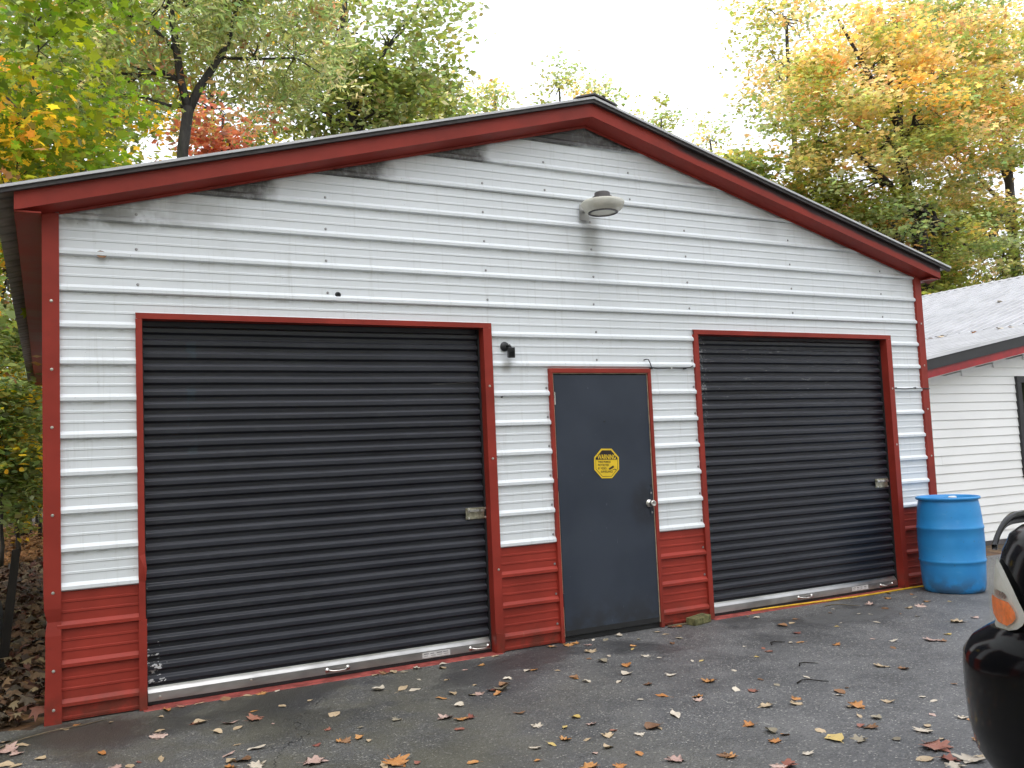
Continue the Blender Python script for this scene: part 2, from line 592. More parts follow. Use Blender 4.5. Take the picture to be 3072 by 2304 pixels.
k = t.mix(t.ss(t.noise(c, 16, 3, 0.6, (3, 1, 1)), 0.72, 0.75, 0, 0.5), k, (0.16, 0.18, 0.21))
M['door'] = t.done(k, t.ss(n, 0.2, 0.8, 0.42, 0.58), 0, 0.35)
t.bump(t.noise(c, 1.8, 2), 0.15, 0.02)
M['alum'] = simple('galvanised bar', (0.40, 0.395, 0.385), 0.34, 0.85, 0.22, 9, 0.5, 0.1, (0.4, 1, 1))
M['steel'] = simple('plated steel', (0.62, 0.60, 0.56), 0.28, 1.0, 0.2, 14)
M['brass'] = simple('tarnished latch', (0.38, 0.36, 0.27), 0.38, 0.8, 0.35, 30)
M['rubber'] = simple('black rubber', (0.012, 0.012, 0.013), 0.7, 0, 0.2, 20)
M['black_plastic'] = simple('black plastic', (0.016, 0.017, 0.019), 0.42, 0, 0.2, 20)
M['concrete_red'] = simple('red painted concrete', (0.27, 0.055, 0.045), 0.7, 0, 0.35, 12, 0.4, 0.3)
M['screw'] = simple('zinc screw', (0.30, 0.30, 0.30), 0.45, 0.6, 0.3, 40)
M['tan'] = simple('raw timber strip', (0.42, 0.33, 0.23), 0.8, 0, 0.3, 14)
M['under'] = simple('bare roof underside', (0.20, 0.185, 0.165), 0.6, 0.1, 0.25, 6)
M['roof_grey'] = mat_roof('grey roof paint', (0.60, 0.60, 0.61))
M['roof_house'] = mat_roof('pale grey roof paint', (0.56, 0.56, 0.575))
M['edge'] = simple('dark roof edge', (0.05, 0.045, 0.046), 0.5, 0, 0.3, 8)
M['ridge'] = simple('weathered ridge cap', (0.10, 0.09, 0.092), 0.5, 0, 0.3, 6)
M['vinyl'] = mat_vinyl()
M['charcoal'] = simple('charcoal fascia', (0.022, 0.022, 0.024), 0.45, 0, 0.2, 5)
M['bright_red'] = simple('bright red fascia', (0.34, 0.016, 0.020), 0.4, 0, 0.2, 5)
M['asphalt'] = mat_asphalt()
M['litter'] = mat_litter()
M['leaf'] = mat_leaf()
M['bark'] = mat_bark()
M['bark_dark'] = mat_bark('dark bark', (0.012, 0.010, 0.009), (0.045, 0.04, 0.034))
t = NT('blue drum plastic')
c = t.coord()
x_, y_, z_ = t.xyz(c)
n = t.noise(c, 3, 4)
k = t.mix(t.ss(n, 0.3, 0.7), (0.020, 0.225, 0.56), (0.030, 0.275, 0.62))
k = t.mix(t.math('MULTIPLY', t.ss(t.noise(c, 9, 4, 0.6, (1, 1, 3)), 0.58, 0.72), 0.14), k, (0.16, 0.40, 0.66))
k = t.mix(t.math('MULTIPLY', t.ss(z_, 0.0, 0.22, 0.75, 0.0), t.ss(t.noise(c, 8, 4), 0.35, 0.6)), k, (0.05, 0.07, 0.09))
k = t.mix(t.ss(t.noise(c, 40, 2), 0.70, 0.74, 0, 0.5), k, (0.06, 0.10, 0.14))
M['blue'] = t.done(k, t.ss(n, 0.2, 0.8, 0.38, 0.55))
M['blue_wet'] = simple('wet blue lid', (0.05, 0.26, 0.58), 0.04, 0, 0.1, 4, 0.6)
M['white_plastic'] = simple('white plastic', (0.75, 0.75, 0.72), 0.5, 0, 0.1, 10)
M['yellow'] = simple('yellow cord jacket', (0.62, 0.36, 0.015), 0.5, 0, 0.2, 20)
M['sign_yellow'] = simple('sign yellow', (0.78, 0.53, 0.022), 0.4, 0, 0.07, 12)
M['sign_black'] = simple('sign black', (0.022, 0.014, 0.012), 0.45, 0, 0.2, 12)
M['paper'] = simple('paper label', (0.55, 0.55, 0.54), 0.7, 0, 0.1, 20)
M['ink'] = simple('faded ink', (0.16, 0.16, 0.17), 0.7, 0, 0.2, 30)
M['mossy'] = simple('mossy brick', (0.13, 0.125, 0.055), 0.9, 0, 0.5, 26, 0.3, 0.6)
M['wood_dark'] = simple('wet dark timber', (0.016, 0.013, 0.011), 0.75, 0, 0.4, 18, 0.3, 0.4, (1, 1, 0.2))
M['twig'] = simple('dry twig', (0.13, 0.10, 0.06), 0.8, 0, 0.3, 20)
M['carpaint'] = simple('black car paint', (0.0035, 0.0035, 0.004), 0.14, 0, 0.1, 2, 0.22)
M['carpaint'].node_tree.nodes['Principled BSDF'].inputs['Coat Weight'].default_value = 0.08
M['carpaint'].node_tree.nodes['Principled BSDF'].inputs['Coat Roughness'].default_value = 0.04
M['deflector'] = simple('smoked acrylic', (0.006, 0.006, 0.007), 0.2, 0, 0.1, 4, 0.3)
M['glass_dark'] = simple('dark glass', (0.01, 0.011, 0.012), 0.05, 0, 0.1, 2, 0.6)
M['tyre'] = simple('tyre rubber', (0.014, 0.014, 0.014), 0.8, 0, 0.2, 20)
M['rim'] = simple('alloy', (0.5, 0.5, 0.51), 0.3, 0.9, 0.1, 10)
M['amber'] = simple('amber reflector', (0.80, 0.15, 0.002), 0.45, 0, 0.25, 30, 0.25, 0.2)
M['lamp_inside'] = simple('lamp reflector', (0.66, 0.67, 0.62), 0.30, 0.3, 0.10, 8)


def mat_lens(name, tint, alpha):
    t = NT(name)
    t.done(tint, 0.25, 0, 0.5)
    tr = t.node('ShaderNodeBsdfTransparent')
    mx = t.node('ShaderNodeMixShader')
    n = t.noise(t.coord(), 18, 4)
    t.put(mx.inputs[0], t.ss(n, 0.2, 0.8, alpha - 0.04, alpha + 0.04))
    t.l.new(tr.outputs[0], mx.inputs[1])
    t.l.new(t.bsdf.outputs[0], mx.inputs[2])
    t.l.new(mx.outputs[0], t.out.inputs['Surface'])
    return t.m


M['lens'] = mat_lens('hazed lamp lens', (0.72, 0.70, 0.55), 0.13)
M['acrylic'] = mat_lens('yellowed acrylic', (0.74, 0.72, 0.62), 0.66)

# ------------------------------------------------------------------ ground
g = MB()
g.add([(-400, -400, 0), (500, -400, 0), (500, 600, 0), (-400, 600, 0)], [(0, 1, 2, 3)])
structure(g.build('ground', M['litter']))
# asphalt yard: one sheet 4 mm up, with an uneven edge along the left of the garage
rng = np.random.default_rng(3)
edge = [(-0.105, 0.05), (-0.16, -0.06), (-0.24, 0.0), (-0.42, 0.06), (-0.8, 0.02), (-1.5, 0.10), (-2.6, 0.0), (-4.0, 0.2), (-9, 0.1), (-9, -14), (22, -14), (22, 0.9), (8.7, 0.9), (8.1, 0.3)]
d = MB()
d.add([(x, y, 0.004) for x, y in edge], [tuple(range(len(edge) - 1, -1, -1))])
structure(d.build('driveway', M['asphalt']))

# ------------------------------------------------------------------ garage
GL, GR, GB = -0.093, 7.873, 12.2          # outer corners, back
garage = thing('garage', (XC, 0, 0), 'white ribbed metal garage with red trim, two black roll-up doors and a grey entry door', 'garage')

LD = dict(xi0=0.472, xi1=2.885, xo0=0.434, xo1=2.955, zi=2.445, zo=2.483)     # left roll-up opening, inner and outer trim
RD = dict(xi0=4.953, xi1=7.303, xo0=4.905, xo1=7.371, zi=2.440, zo=2.480)
ED = dict(xi0=3.475, xi1=4.394, xo0=3.445, xo1=4.425, zi=2.101, zo=2.137)


def rib_levels(z_lo, z_hi):
    """(z, stand-out) breakpoints of the ribbed sheet between two heights"""
    one = [(0.0, 0.0), (0.001, 0.003), (0.009, 0.021), (0.029, 0.0215), (0.050, 0.0), (0.056, 0.0),
           (0.098, 0.0), (0.1005, 0.0038), (0.1125, 0.0038), (0.1155, 0.0), (0.160, 0.0), (0.1625, 0.0038), (0.1745, 0.0038), (0.1775, 0.0), (0.224, 0.0)]
    out = []
    n = int(math.floor((z_lo - Z0) / PITCH_R)) - 1
    while True:
        zb = Z0 + n * PITCH_R
        if zb > z_hi + 0.3:
            break
        for dz, s in one:
            out.append((zb + dz, s))
        n += 1

    def at(zz):
        for (a, sa), (b, sb) in zip(out, out[1:]):
            if a <= zz <= b:
                return sa + (sb - sa) * (zz - a) / max(b - a, 1e-9)
        return 0.0
    res = [(z_lo, at(z_lo))] + [(zz, s) for zz, s in out if z_lo + 1e-4 < zz < z_hi - 1e-4] + [(z_hi, at(z_hi))]
    return res


def spans(z):
    """x-intervals of wall at height z"""
    x0, x1 = 0.0 - 0.02, 7.78 + 0.02
    if z > 3.09:
        half = (4.19 - z) / 0.2715
        x0, x1 = max(x0, XC - half), min(x1, XC + half)
    cuts = []
    for D in (LD, RD, ED):
        if z < D['zo'] - 0.005:
            cuts.append((D['xo0'] + 0.012, D['xo1'] - 0.012))
    cuts.sort()
    res, a = [], x0
    for c0, c1 in cuts:
        res.append((a, c0))
        a = c1
    res.append((a, x1))
    return res


def sheet(z_lo, z_hi, only=None):
    mb = MB()
    keys = sorted({z_lo, z_hi} | {D['zo'] - 0.005 for D in (LD, RD, ED) if z_lo < D['zo'] - 0.005 < z_hi})
    for a, b in zip(keys, keys[1:]):
        lv = rib_levels(a, b)
        nsp = len(spans((a + b) / 2))
        for i in range(nsp):
            if only is not None and i != only:
                continue
            prev = None
            for z, s in lv:
                zz = min(max(z, a + 1e-5), b - 1e-5)
                sp = spans(zz)[i]
                if sp[1] - sp[0] < 0.01:
                    break
                nseg = 1
                row = [(sp[0], -s, z), (sp[1], -s, z)]
                if prev:
                    mb.add(prev + [row[1], row[0]], [(0, 1, 2, 3)])
                prev = row
    return mb


# white siding: one sheet for every four ribs
zb = Z0
while zb < 4.18:
    zt = min(zb + 4 * PITCH_R, 4.185)
    za = zb + (0.0015 if zb > Z0 else 0)
    keys = sorted({za, zt} | {D['zo'] - 0.005 for D in (LD, RD, ED) if za < D['zo'] - 0.005 < zt})
    for a_, b_ in zip(keys, keys[1:]):
        for i in range(len(spans((a_ + b_) / 2))):
            sheet(a_, b_, only=i).build('siding_panel', M['white'], garage)
    zb += 4 * PITCH_R
# red wainscot: one sheet between each pair of openings
for i in range(4):
    sheet(0.012, Z0 - 0.002, only=i).build('wainscot_panel', M['red_wains'], garage)
# side and back walls
for nm, x in (('side_wall', GL + 0.02), ('side_wall', GR - 0.02)):
    mb = MB()
    lv = rib_levels(0.012, 3.09)
    s_ = -1 if x < 1 else 1
    for (z1, s1), (z2, s2) in zip(lv, lv[1:]):
        mb.add([(x + s_ * (s1 - 0.02), 0.02, z1), (x + s_ * (s1 - 0.02), GB, z1), (x + s_ * (s2 - 0.02), GB, z2), (x + s_ * (s2 - 0.02), 0.02, z2)], [(0, 1, 2, 3)])
    mb.build(nm, M['white'], garage)
MB().prism_y([(GL + .02, 0.01), (GR - .02, 0.01), (GR - .02, 3.07), (XC, 4.12), (GL + .02, 3.07)], GB - 0.02, GB).build('back_wall', M['white'], garage)
# dark inner liner behind the front sheet, so that no light leaks through the laps
mb = MB()
for x0, x1, z0, z1 in ((-0.07, .46, .01, 3.05), (2.90, 3.47, .01, 3.05), (4.40, 4.94, .01, 3.05), (7.32, 7.85, .01, 3.05), (.46, 2.90, 2.46, 3.05), (3.47, 4.40, 2.12, 3.05), (4.94, 7.32, 2.46, 3.05)):
    mb.box(x0, x1, 0.012, 0.02, z0, z1)
mb.prism_y([(-0.07, 3.05), (7.85, 3.05), (XC, 4.12)], 0.012, 0.02)
mb.build('wall_frame', M['wood_dark'], garage)


# corner trims, the left one dented low down
def corner_trim(x0, x1, side, dent):
    mb = MB()
    zs = [0.0, 0.3, 0.45, 0.52, 0.56, 0.60, 0.64, 0.68, 0.75, 0.9, 1.3, 1.8, 2.3, 2.8, 3.09]
    rows = []
    for z in zs:
        k = math.exp(-((z - 0.60) / 0.045) ** 2) if dent else 0
        lean = 0.010 * math.exp(-((z - 0.40) / 0.22) ** 2) if dent else 0
        yf = -0.026 + 0.014 * k
        outer = (x0 if side < 0 else x1) - side * (0.016 * k + lean)
        inner = x1 if side < 0 else x0
        rows.append([(inner, 0.004, z), (inner, yf - 0.001, z), (outer, yf, z), (outer, 0.10, z)])
    n = 4
    v = [p for row in rows for p in row]
    fc = []
    for i in range(len(zs) - 1):
        for j in range(n - 1):
            fc.append((i * n + j, i * n + j + 1, (i + 1) * n + j + 1, (i + 1) * n + j))
    mb.add(v, fc)
    return mb.build('corner_trim', M['red'], garage)


ct1 = corner_trim(GL, 0.002, -1, True)
ct2 = corner_trim(7.781, GR, 1, False)

# screws: shared mesh
sm = MB().lathe([(0.0095, 0), (0.0095, 0.002), (0.006, 0.0025), (0.0055, 0.006), (0.0, 0.007)], 8, axis='y', close=False)
screw_me = bpy.data.meshes.new('screw')
screw_me.from_pydata(sm.v, [], sm.f)
screw_me.materials.append(M['screw'])
scr_white = screw_me.copy()
scr_white.materials.clear()
scr_white.materials.append(M['steel'])


def screw(x, z, y, parent=garage, me=screw_me):
    o = link('screw', me, parent)
    o.location = Vector((x, y, z)) + (-parent.location if parent.type == 'EMPTY' else Vector())
    return o


for x, zs in ((0.45, (10, 9, 8)), (1.692, (12, 11, 10, 9, 8)), (2.94, (13, 12, 11, 10, 9, 8)), (3.5, (13, 12)), (4.32, (13, 12)), (3.915, (11, 10, 9, 8, 7, 6)), (4.89, (11, 10, 9, 8)), (6.105, (11, 10, 9, 8)), (7.31, (10, 9, 8))):
    for k, n in enumerate(zs):
        z = Z0 + n * PITCH_R + 0.064
        xx = x + random.uniform(-.006, .006)
        if z < zsoff(xx) - 0.05:
            screw(xx, z, -0.001)
for z in (2.54, 2.118, 1.764, 1.235, 0.774, 0.316, 0.089):
    screw(-0.042, z, -0.027, garage, scr_white)
for z in (2.609, 2.182, 1.739, 1.269, 0.8):
    screw(7.83, z, -0.027, garage, scr_white)
for n in range(-3, 6):
    screw(3.428, Z0 + n * PITCH_R + 0.066, -0.001)
    screw(4.889, Z0 + (n + 1) * PITCH_R + 0.066, -0.001)


# rake fascia, soffit, dark roof edge
FY = -0.15


def zf(x, top):
    return top - SLOPE * abs(x - XC)


for s, xe, mat in ((-1, -0.238, 'red'), (1, 8.02, 'red_dark_top')):
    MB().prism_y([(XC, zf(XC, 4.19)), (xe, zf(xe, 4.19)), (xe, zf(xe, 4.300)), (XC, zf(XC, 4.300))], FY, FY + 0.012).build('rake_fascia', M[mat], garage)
    # soffit falls slightly back to the wall
    xw = xe
    v = [(XC, FY + 0.001, zf(XC, 4.192)), (xe, FY + 0.001, zf(xe, 4.192)), (xe, -0.004, zsoff(xe)), (XC, -0.004, zsoff(XC)),
         (XC, FY + 0.001, zf(XC, 4.202)), (xe, FY + 0.001, zf(xe, 4.202)), (xe, -0.004, zsoff(xe) + .01), (XC, -0.004, zsoff(XC) + .01)]
    MB().add(v, [(0, 1, 2, 3), (7, 6, 5, 4), (0, 4, 5, 1), (1, 5, 6, 2), (2, 6, 7, 3), (3, 7, 4, 0)]).build('rake_soffit', M['red'], garage)
    xm = 0.003 if s < 0 else 7.78
    MB().prism_y([(XC, zsoff(XC) - 0.014), (xm, zsoff(xm) - 0.014), (xm, zsoff(xm) + 0.004), (XC, zsoff(XC) + 0.004)], -0.027, -0.0225).build('rake_moulding', M['red'], garage)
    xr = xe + s * 0.115
    MB().prism_y([(XC, zf(XC, 4.298)), (xr, zf(xr, 4.298)), (xr, zf(xr, 4.324)), (XC, zf(XC, 4.324))], FY - 0.032, FY - 0.001).build('roof_edge_trim', M['edge'], garage)
for xr in (-0.353, 8.135):
    MB().prism_y([(XC, zf(XC, 4.3245)), (xr, zf(xr, 4.3245)), (xr, zf(xr, 4.342)), (XC, zf(XC, 4.342))], FY - 0.046, FY - 0.034).build('drip_edge', M['roof_grey'], garage)
# boxed side eaves
for x0, x1 in ((-0.238, GL - 0.002), (GR + 0.002, 8.02)):
    MB().box(x0, x1, -0.138, GB, 3.052, 3.062).build('eave_soffit', M['red'], garage)
    xo = x0 if x0 < 0 else x1 - 0.01
    MB().box(xo, xo + 0.01, -0.138, GB, 3.063, 3.165).build('eave_fascia', M['red'], garage)
# ribbed roof sheets, one object per 0.9 m sheet, shared mesh per slope
cosS = math.cos(math.atan(SLOPE))
prof = []
for k in range(4):
    b = k * 0.2286
    prof += [(b, 0.0), (b + 0.005, 0.0), (b + 0.02, 0.019), (b + 0.04, 0.019), (b + 0.055, 0.0)]
prof.append((0.9144, 0.0))
for s, xe in ((-1, -0.355), (1, 8.137)):
    mb = MB()
    for k, (yy, h) in enumerate(prof):
        mb.v += [(XC, yy, zf(XC, 4.326) + h), (xe, yy, zf(xe, 4.326) + h), (XC, yy, zf(XC, 4.326) + h + 0.0015), (xe, yy, zf(xe, 4.326) + h + 0.0015)]
    for k in range(len(prof) - 1):
        a, b = 4 * k, 4 * k + 4
        mb.f += [(a, a + 1, b + 1, b), (b + 2, b + 3, a + 3, a + 2), (a + 1, a + 3, b + 3, b + 1)]
    mb.f += [(0, 2, 3, 1)]
    me = bpy.data.meshes.new('roof_panel')
    me.from_pydata(mb.v, [], mb.f)
    me.materials.append(M['roof_grey'])
    me.materials.append(M['under'])
    for p in me.polygons:
        p.material_index = 1 if p.normal.z < -0.2 else 0
    n = int((GB + 0.3) / 0.9144) + 1
    for k in range(n):
        o = link('roof_panel', me, garage)
        o.location = -garage.location + Vector((0, -0.186 + k * 0.9144, 0))
w = 0.17
MB().prism_y([(XC - w, zf(XC - w, 4.350)), (XC, 4.356), (XC + w * 1.25, zf(XC + w * 1.25, 4.350)), (XC + w * 1.25, zf(XC + w * 1.25, 4.362)), (XC, 4.369), (XC - w, zf(XC - w, 4.362))], -0.205, GB + 0.1).build('ridge_cap', M['ridge'], garage)


# ---- door trims and doors
def trim(D, name='door_trim'):
    y0, yb = -0.0245, 0.098
    t = 0.004
    o = []
    for side in (0, 1):
        xo, xi = (D['xo0'], D['xi0']) if side == 0 else (D['xo1'], D['xi1'])
        x0, x1 = min(xo, xi), max(xo, xi)
        zs = [0.008, D['zi'] + 0.0]
        mb = MB()
        mb.box(x0, x1, y0, y0 + t, 0.008, D['zi'])            # face
        xa = xi - t if side == 0 else xi
        mb.box(min(xa, xa + t), max(xa, xa + t), y0 + t + .0005, yb, 0.008, D['zi'])   # return
        xb = xo if side == 0 else xo - t
        mb.box(xb, xb + t, y0 + t + .0005, -0.001, 0.008, D['zi'])
        mb.build('jamb_trim', M['red'], garage)
    mb = MB()
    mb.add([(D['xo0'], y0, D['zo']), (D['xo1'], y0, D['zo']), (D['xi1'], y0, D['zi'] + .0008), (D['xi0'], y0, D['zi'] + .0008),
            (D['xo0'], y0 + t, D['zo']), (D['xo1'], y0 + t, D['zo']), (D['xi1'], y0 + t, D['zi'] + .0008), (D['xi0'], y0 + t, D['zi'] + .0008)],
           [(0, 3, 2, 1), (4, 5, 6, 7), (0, 1, 5, 4), (1, 2, 6, 5), (2, 3, 7, 6), (3, 0, 4, 7)])
    # mitred corners
    for xo, xi in ((D['xo0'], D['xi0']), (D['xo1'], D['xi1'])):
        a, b = min(xo, xi), max(xo, xi)
        mb.add([(xo, y0 + .0003, D['zi'] + .0008), (xi, y0 + .0003, D['zi'] + .0008), (xo, y0 + .0003, D['zo'])], [(0, 1, 2)])
    mb.box(D['xi0'], D['xi1'], y0 + t + .0005, yb, D['zi'] + .001, D['zi'] + .001 + t)
    mb.box(D['xo0'], D['xo1'], y0 + t + .0005, -0.001, D['zo'] - t, D['zo'])
    mb.build('head_trim', M['red'], garage)


trim(LD)
trim(RD)
# replaced, slightly crooked lower lengths of the left door's jamb trim
MB().add([(0.428, -0.030, 0.006), (0.474, -0.031, 0.006), (0.478, -0.034, 0.56), (0.430, -0.033, 0.55), (0.432, -0.026, 0.006), (0.474, -0.0262, 0.006), (0.474, -0.0262, 0.56), (0.432, -0.026, 0.55)],
         [(0, 1, 2, 3), (7, 6, 5, 4), (0, 4, 5, 1), (1, 5, 6, 2), (2, 6, 7, 3), (3, 7, 4, 0)]).build('jamb_patch', M['red'], garage)
MB().add([(0.434, -0.0255, 0.80), (0.475, -0.027, 0.79), (0.481, -0.031, 0.87), (0.463, -0.041, 0.885), (0.437, -0.032, 0.95), (0.472, -0.0255, 0.96)],
         [(0, 1, 3), (1, 2, 3), (0, 3, 4), (3, 5, 4), (2, 5, 3)]).build('dent', M['red'], garage)
MB().add([(2.889, -0.030, 0.006), (2.950, -0.029, 0.006), (2.957, -0.036, 0.14), (2.886, -0.034, 0.16), (2.889, -0.0255, 0.006), (2.950, -0.0255, 0.006), (2.953, -0.0255, 0.14), (2.889, -0.0255, 0.16)],
         [(0, 1, 2, 3), (7, 6, 5, 4), (0, 4, 5, 1), (1, 5, 6, 2), (2, 6, 7, 3), (3, 7, 4, 0)]).build('jamb_patch', M['red'], garage)
for x, z in ((2.9, 2.0), (2.9, 1.45), (2.91, 0.62), (7.32, 1.95), (7.32, 1.4)):
    screw(x + 0.02, z, -0.0245, garage, scr_white)

SL = 0.0825
CY = 0.085                  # plane of the curtain's inner flats


def rollup(D, label):
    # body: dark backing with the two side guides
    mb = MB()
    mb.box(D['xi0'] - 0.02, D['xi1'] + 0.02, CY + 0.012, CY + 0.03, 0.01, D['zi'] + 0.05)
    mb.box(D['xi0'] + 0.0005, D['xi0'] + 0.012, 0.054, CY + 0.011, 0.01, D['zi'])
    mb.box(D['xi1'] - 0.012, D['xi1'] - 0.0005, 0.054, CY + 0.011, 0.01, D['zi'])
    body = mb.build('rollup_door', M['rubber'], garage)
    body['label'] = label
    # one slat mesh shared by all
    x0, x1 = D['xi0'] + 0.014, D['xi1'] - 0.014
    pr = [(-0.002, -0.0005), (0.012, 0.0), (0.017, 0.003), (0.027, 0.022), (0.030, 0.024), (0.053, 0.024), (0.0555, 0.0225), (0.066, 0.003), (0.071, 0.0), (SL - 0.003, 0.0)]
    variants = []
    for q in range(5):
        mb = MB()
        nx = 14
        p1_, p2_, am = random.uniform(0, 6), random.uniform(0, 6), random.uniform(0.4, 1.0)
        for z, s in pr:
            for i in range(nx + 1):
                t_ = i / nx
                dz = am * (0.0014 * math.sin(5.1 * t_ + p1_) + 0.0007 * math.sin(13 * t_ + p2_))
                dy = am * (0.0022 * math.sin(4.3 * t_ + p2_) + 0.0010 * math.sin(11 * t_ + p1_))
                mb.v.append((x0 + (x1 - x0) * t_, CY - s + dy, z + dz))
        for k in range(len(pr) - 1):
            for i in range(nx):
                c_ = k * (nx + 1) + i
                mb.f.append((c_, c_ + 1, c_ + nx + 2, c_ + nx + 1))
        me = bpy.data.meshes.new('slat')
        me.from_pydata(mb.v, [], mb.f)
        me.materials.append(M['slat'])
        variants.append(me)
    n = int(math.ceil((D['zi'] + 0.02 - 0.115) / SL))
    for k in range(n):
        o = link('slat', variants[random.randrange(5)], body)
        o.location = (0, random.uniform(-0.001, 0.001), 0.115 + k * SL)
    # bottom bar with its bright ledge, rubber foot
    yb = 0.046
    MB().prism_x([(yb + 0.028, 0.034), (yb, 0.034), (yb, 0.084), (yb + 0.004, 0.086), (yb + 0.026, 0.108), (yb + 0.030, 0.118), (yb + 0.036, 0.118), (yb + 0.036, 0.034)][::-1], x0, x1).build('bottom_bar', M['alum'], body)
    MB().prism_x([(yb + 0.026, 0.010), (yb + 0.004, 0.012), (yb + 0.002, 0.0335), (yb + 0.028, 0.0335)][::-1], x0, x1).build('seal', M['rubber'], body)
    return body


def handle(body, xa, xb, z):
    y = 0.046
    h = MB()
    h.tube([(xa, y - 0.004, z), (xa + 0.012, y - 0.012, z), (xa + 0.03, y - 0.028, z - .004), ((xa + xb) / 2, y - 0.031, z - .006), (xb - 0.03, y - 0.028, z - .004), (xb - 0.012, y - 0.012, z), (xb, y - 0.004, z)], 0.006, 8)
    for x in (xa, xb):
        h.lathe([(0.017, 0.0005), (0.017, 0.003), (0.008, 0.0035), (0.008, 0.008), (0.003, 0.010)], 10, (x, y, z), 'y')
    h.build('handle', M['steel'], body, True)


def latch(body, x0, x1, z, mat):
    y = CY - 0.019
    y -= 0.006
    l = MB()
    l.box(x0, x1, y - 0.004, y - 0.0005, z - 0.043, z + 0.043)
    l.box(x0 + 0.004, x1, y - 0.009, y - 0.0045, z + 0.022, z + 0.038)
    l.box(x0 + 0.004, x1, y - 0.009, y - 0.0045, z - 0.038, z - 0.026)
    l.build('latch_plate', M[mat], body)
    b = MB()
    b.box(x0 + 0.01, x0 + 0.105, y - 0.022, y - 0.0095, z + 0.012, z + 0.03)
    b.box(x0 + 0.118, x0 + 0.142, y - 0.020, y - 0.0095, z + 0.012, z + 0.028)
    b.box(x0 + 0.152, x1 - 0.002, y - 0.020, y - 0.0095, z + 0.010, z + 0.026)
    b.build('slide_bolt', M['steel' if mat == 'brass' else mat], body, bevel=0.002)
    for dx in (0.022, 0.16):
        for dz in (0.034, -0.034):
            screw(x0 + dx, z + dz, y - 0.0095, body, scr_white)


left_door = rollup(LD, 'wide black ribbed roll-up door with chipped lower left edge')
handle(left_door, 1.628, 1.772, 0.060)
handle(left_door, 2.708, 2.852, 0.058)
latch(left_door, 2.715, 2.868, 1.045, 'brass')
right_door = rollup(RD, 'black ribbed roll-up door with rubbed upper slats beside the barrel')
handle(right_door, 5.99, 6.15, 0.060)
handle(right_door, 7.06, 7.22, 0.056)
latch(right_door, 7.10, 7.268, 1.03, 'brass')
for b, x0, x1, z0, z1 in ((left_door, 2.324, 2.541, 0.040, 0.078), (left_door, 2.548, 2.66, 0.042, 0.076), (right_door, 6.668, 6.885, 0.042, 0.080)):
    st = MB().box(x0, x1, 0.0445, 0.0456, z0, z1).build('sticker', M['paper'] if x1 - x0 > .15 else M['alum'], b)
    if x1 - x0 > .15:
        ink = MB()
        for k in range(4):
            a = x0 + 0.012 + k * 0.05
            ink.box(a, a + random.uniform(.025, .042), 0.0440, 0.0444, z0 + 0.024, z0 + 0.030)
            ink.box(a + .004, a + random.uniform(.025, .044), 0.0440, 0.0444, z0 + 0.011, z0 + 0.014)
        ink.build('print', M['ink'], b)
for x, z in ((0.555, 0.058), (1.118, 0.075)):
    screw(x, z, 0.0455, left_door, scr_white)

for D, a, b in ((LD, 0.45, 2.93), (RD, 4.92, 7.36)):
    MB().add([(a, -0.055, 0.0085), (b, -0.045, 0.0085), (b, 0.13, 0.0095), (a, 0.13, 0.0095), (a, -0.062, 0.002), (b, -0.052, 0.002)], [(0, 1, 2, 3), (4, 5, 1, 0)]).build('threshold', M['concrete_red'], garage)

# ---- entry door
for side in (0, 1):
    x0, x1 = (ED['xo0'], ED['xi0']) if side == 0 else (ED['xi1'], ED['xo1'])
    MB().box(x0, x1, -0.030, 0.03, 0.006, ED['zo'] - 0.036).build('jamb_trim', M['red'], garage, bevel=0.003)
MB().box(ED['xo0'], ED['xo1'], -0.030, 0.03, ED['zo'] - 0.0355, ED['zo']).build('head_trim', M['red'], garage, bevel=0.003)
mb = MB()
mb.box(ED['xi0'] + .0005, ED['xi0'] + 0.007, -0.020, 0.02, 0.05, 2.094)
mb.box(ED['xi1'] - 0.006, ED['xi1'] - .0005, -0.018, 0.02, 0.05, 2.094)
mb.box(ED['xi0'] + .0005, ED['xi1'] - .0005, -0.020, 0.02, 2.0945, 2.1005)
mb.build('weather_strip', M['tan'], garage)
MB().box(ED['xi0'], ED['xi1'], -0.002, 0.03, 0.008, 0.046).build('door_sill', M['rubber'], garage)
dx0, dx1 = ED['xi0'] + 0.013, ED['xi1'] - 0.008
door = MB().box(dx0, dx1, -0.016, 0.026, 0.050, 2.086).build('entry_door', M['door'], garage, bevel=0.002)
MB().box(dx0 + 0.005, dx1 - .005, -0.020, -0.0165, 0.052, 0.092).build('door_sweep', M['rubber'], door)
kx, kz = 4.345, 1.022
MB().lathe([(0.034, 0.0), (0.034, 0.004), (0.026, 0.010), (0.014, 0.014), (0.013, 0.028), (0.020, 0.034), (0.027, 0.044), (0.028, 0.054), (0.024, 0.064), (0.016, 0.068), (0.015, 0.066), (0.004, 0.067)], 24, (kx, -0.0165, kz), 'y').build('door_knob', M['steel'], door, True)
MB().box(4.352, dx1 - 0.0005, -0.0195, -0.0165, 0.92, 1.135).build('latch_plate', M['door'], door)
for z in (1.105, 0.945):
    screw(4.366, z, -0.0198, door, screw_me)
MB().lathe([(0.011, 0), (0.011, 0.004), (0.005, 0.005)], 10, (4.372, -0.0165, 1.17), 'y').build('lock_cylinder', M['black_plastic'], door)
MB().lathe([(0.008, 0), (0.007, 0.004), (0.003, 0.003)], 10, (3.945, -0.0165, 1.707), 'y').build('peephole', M['black_plastic'], door)
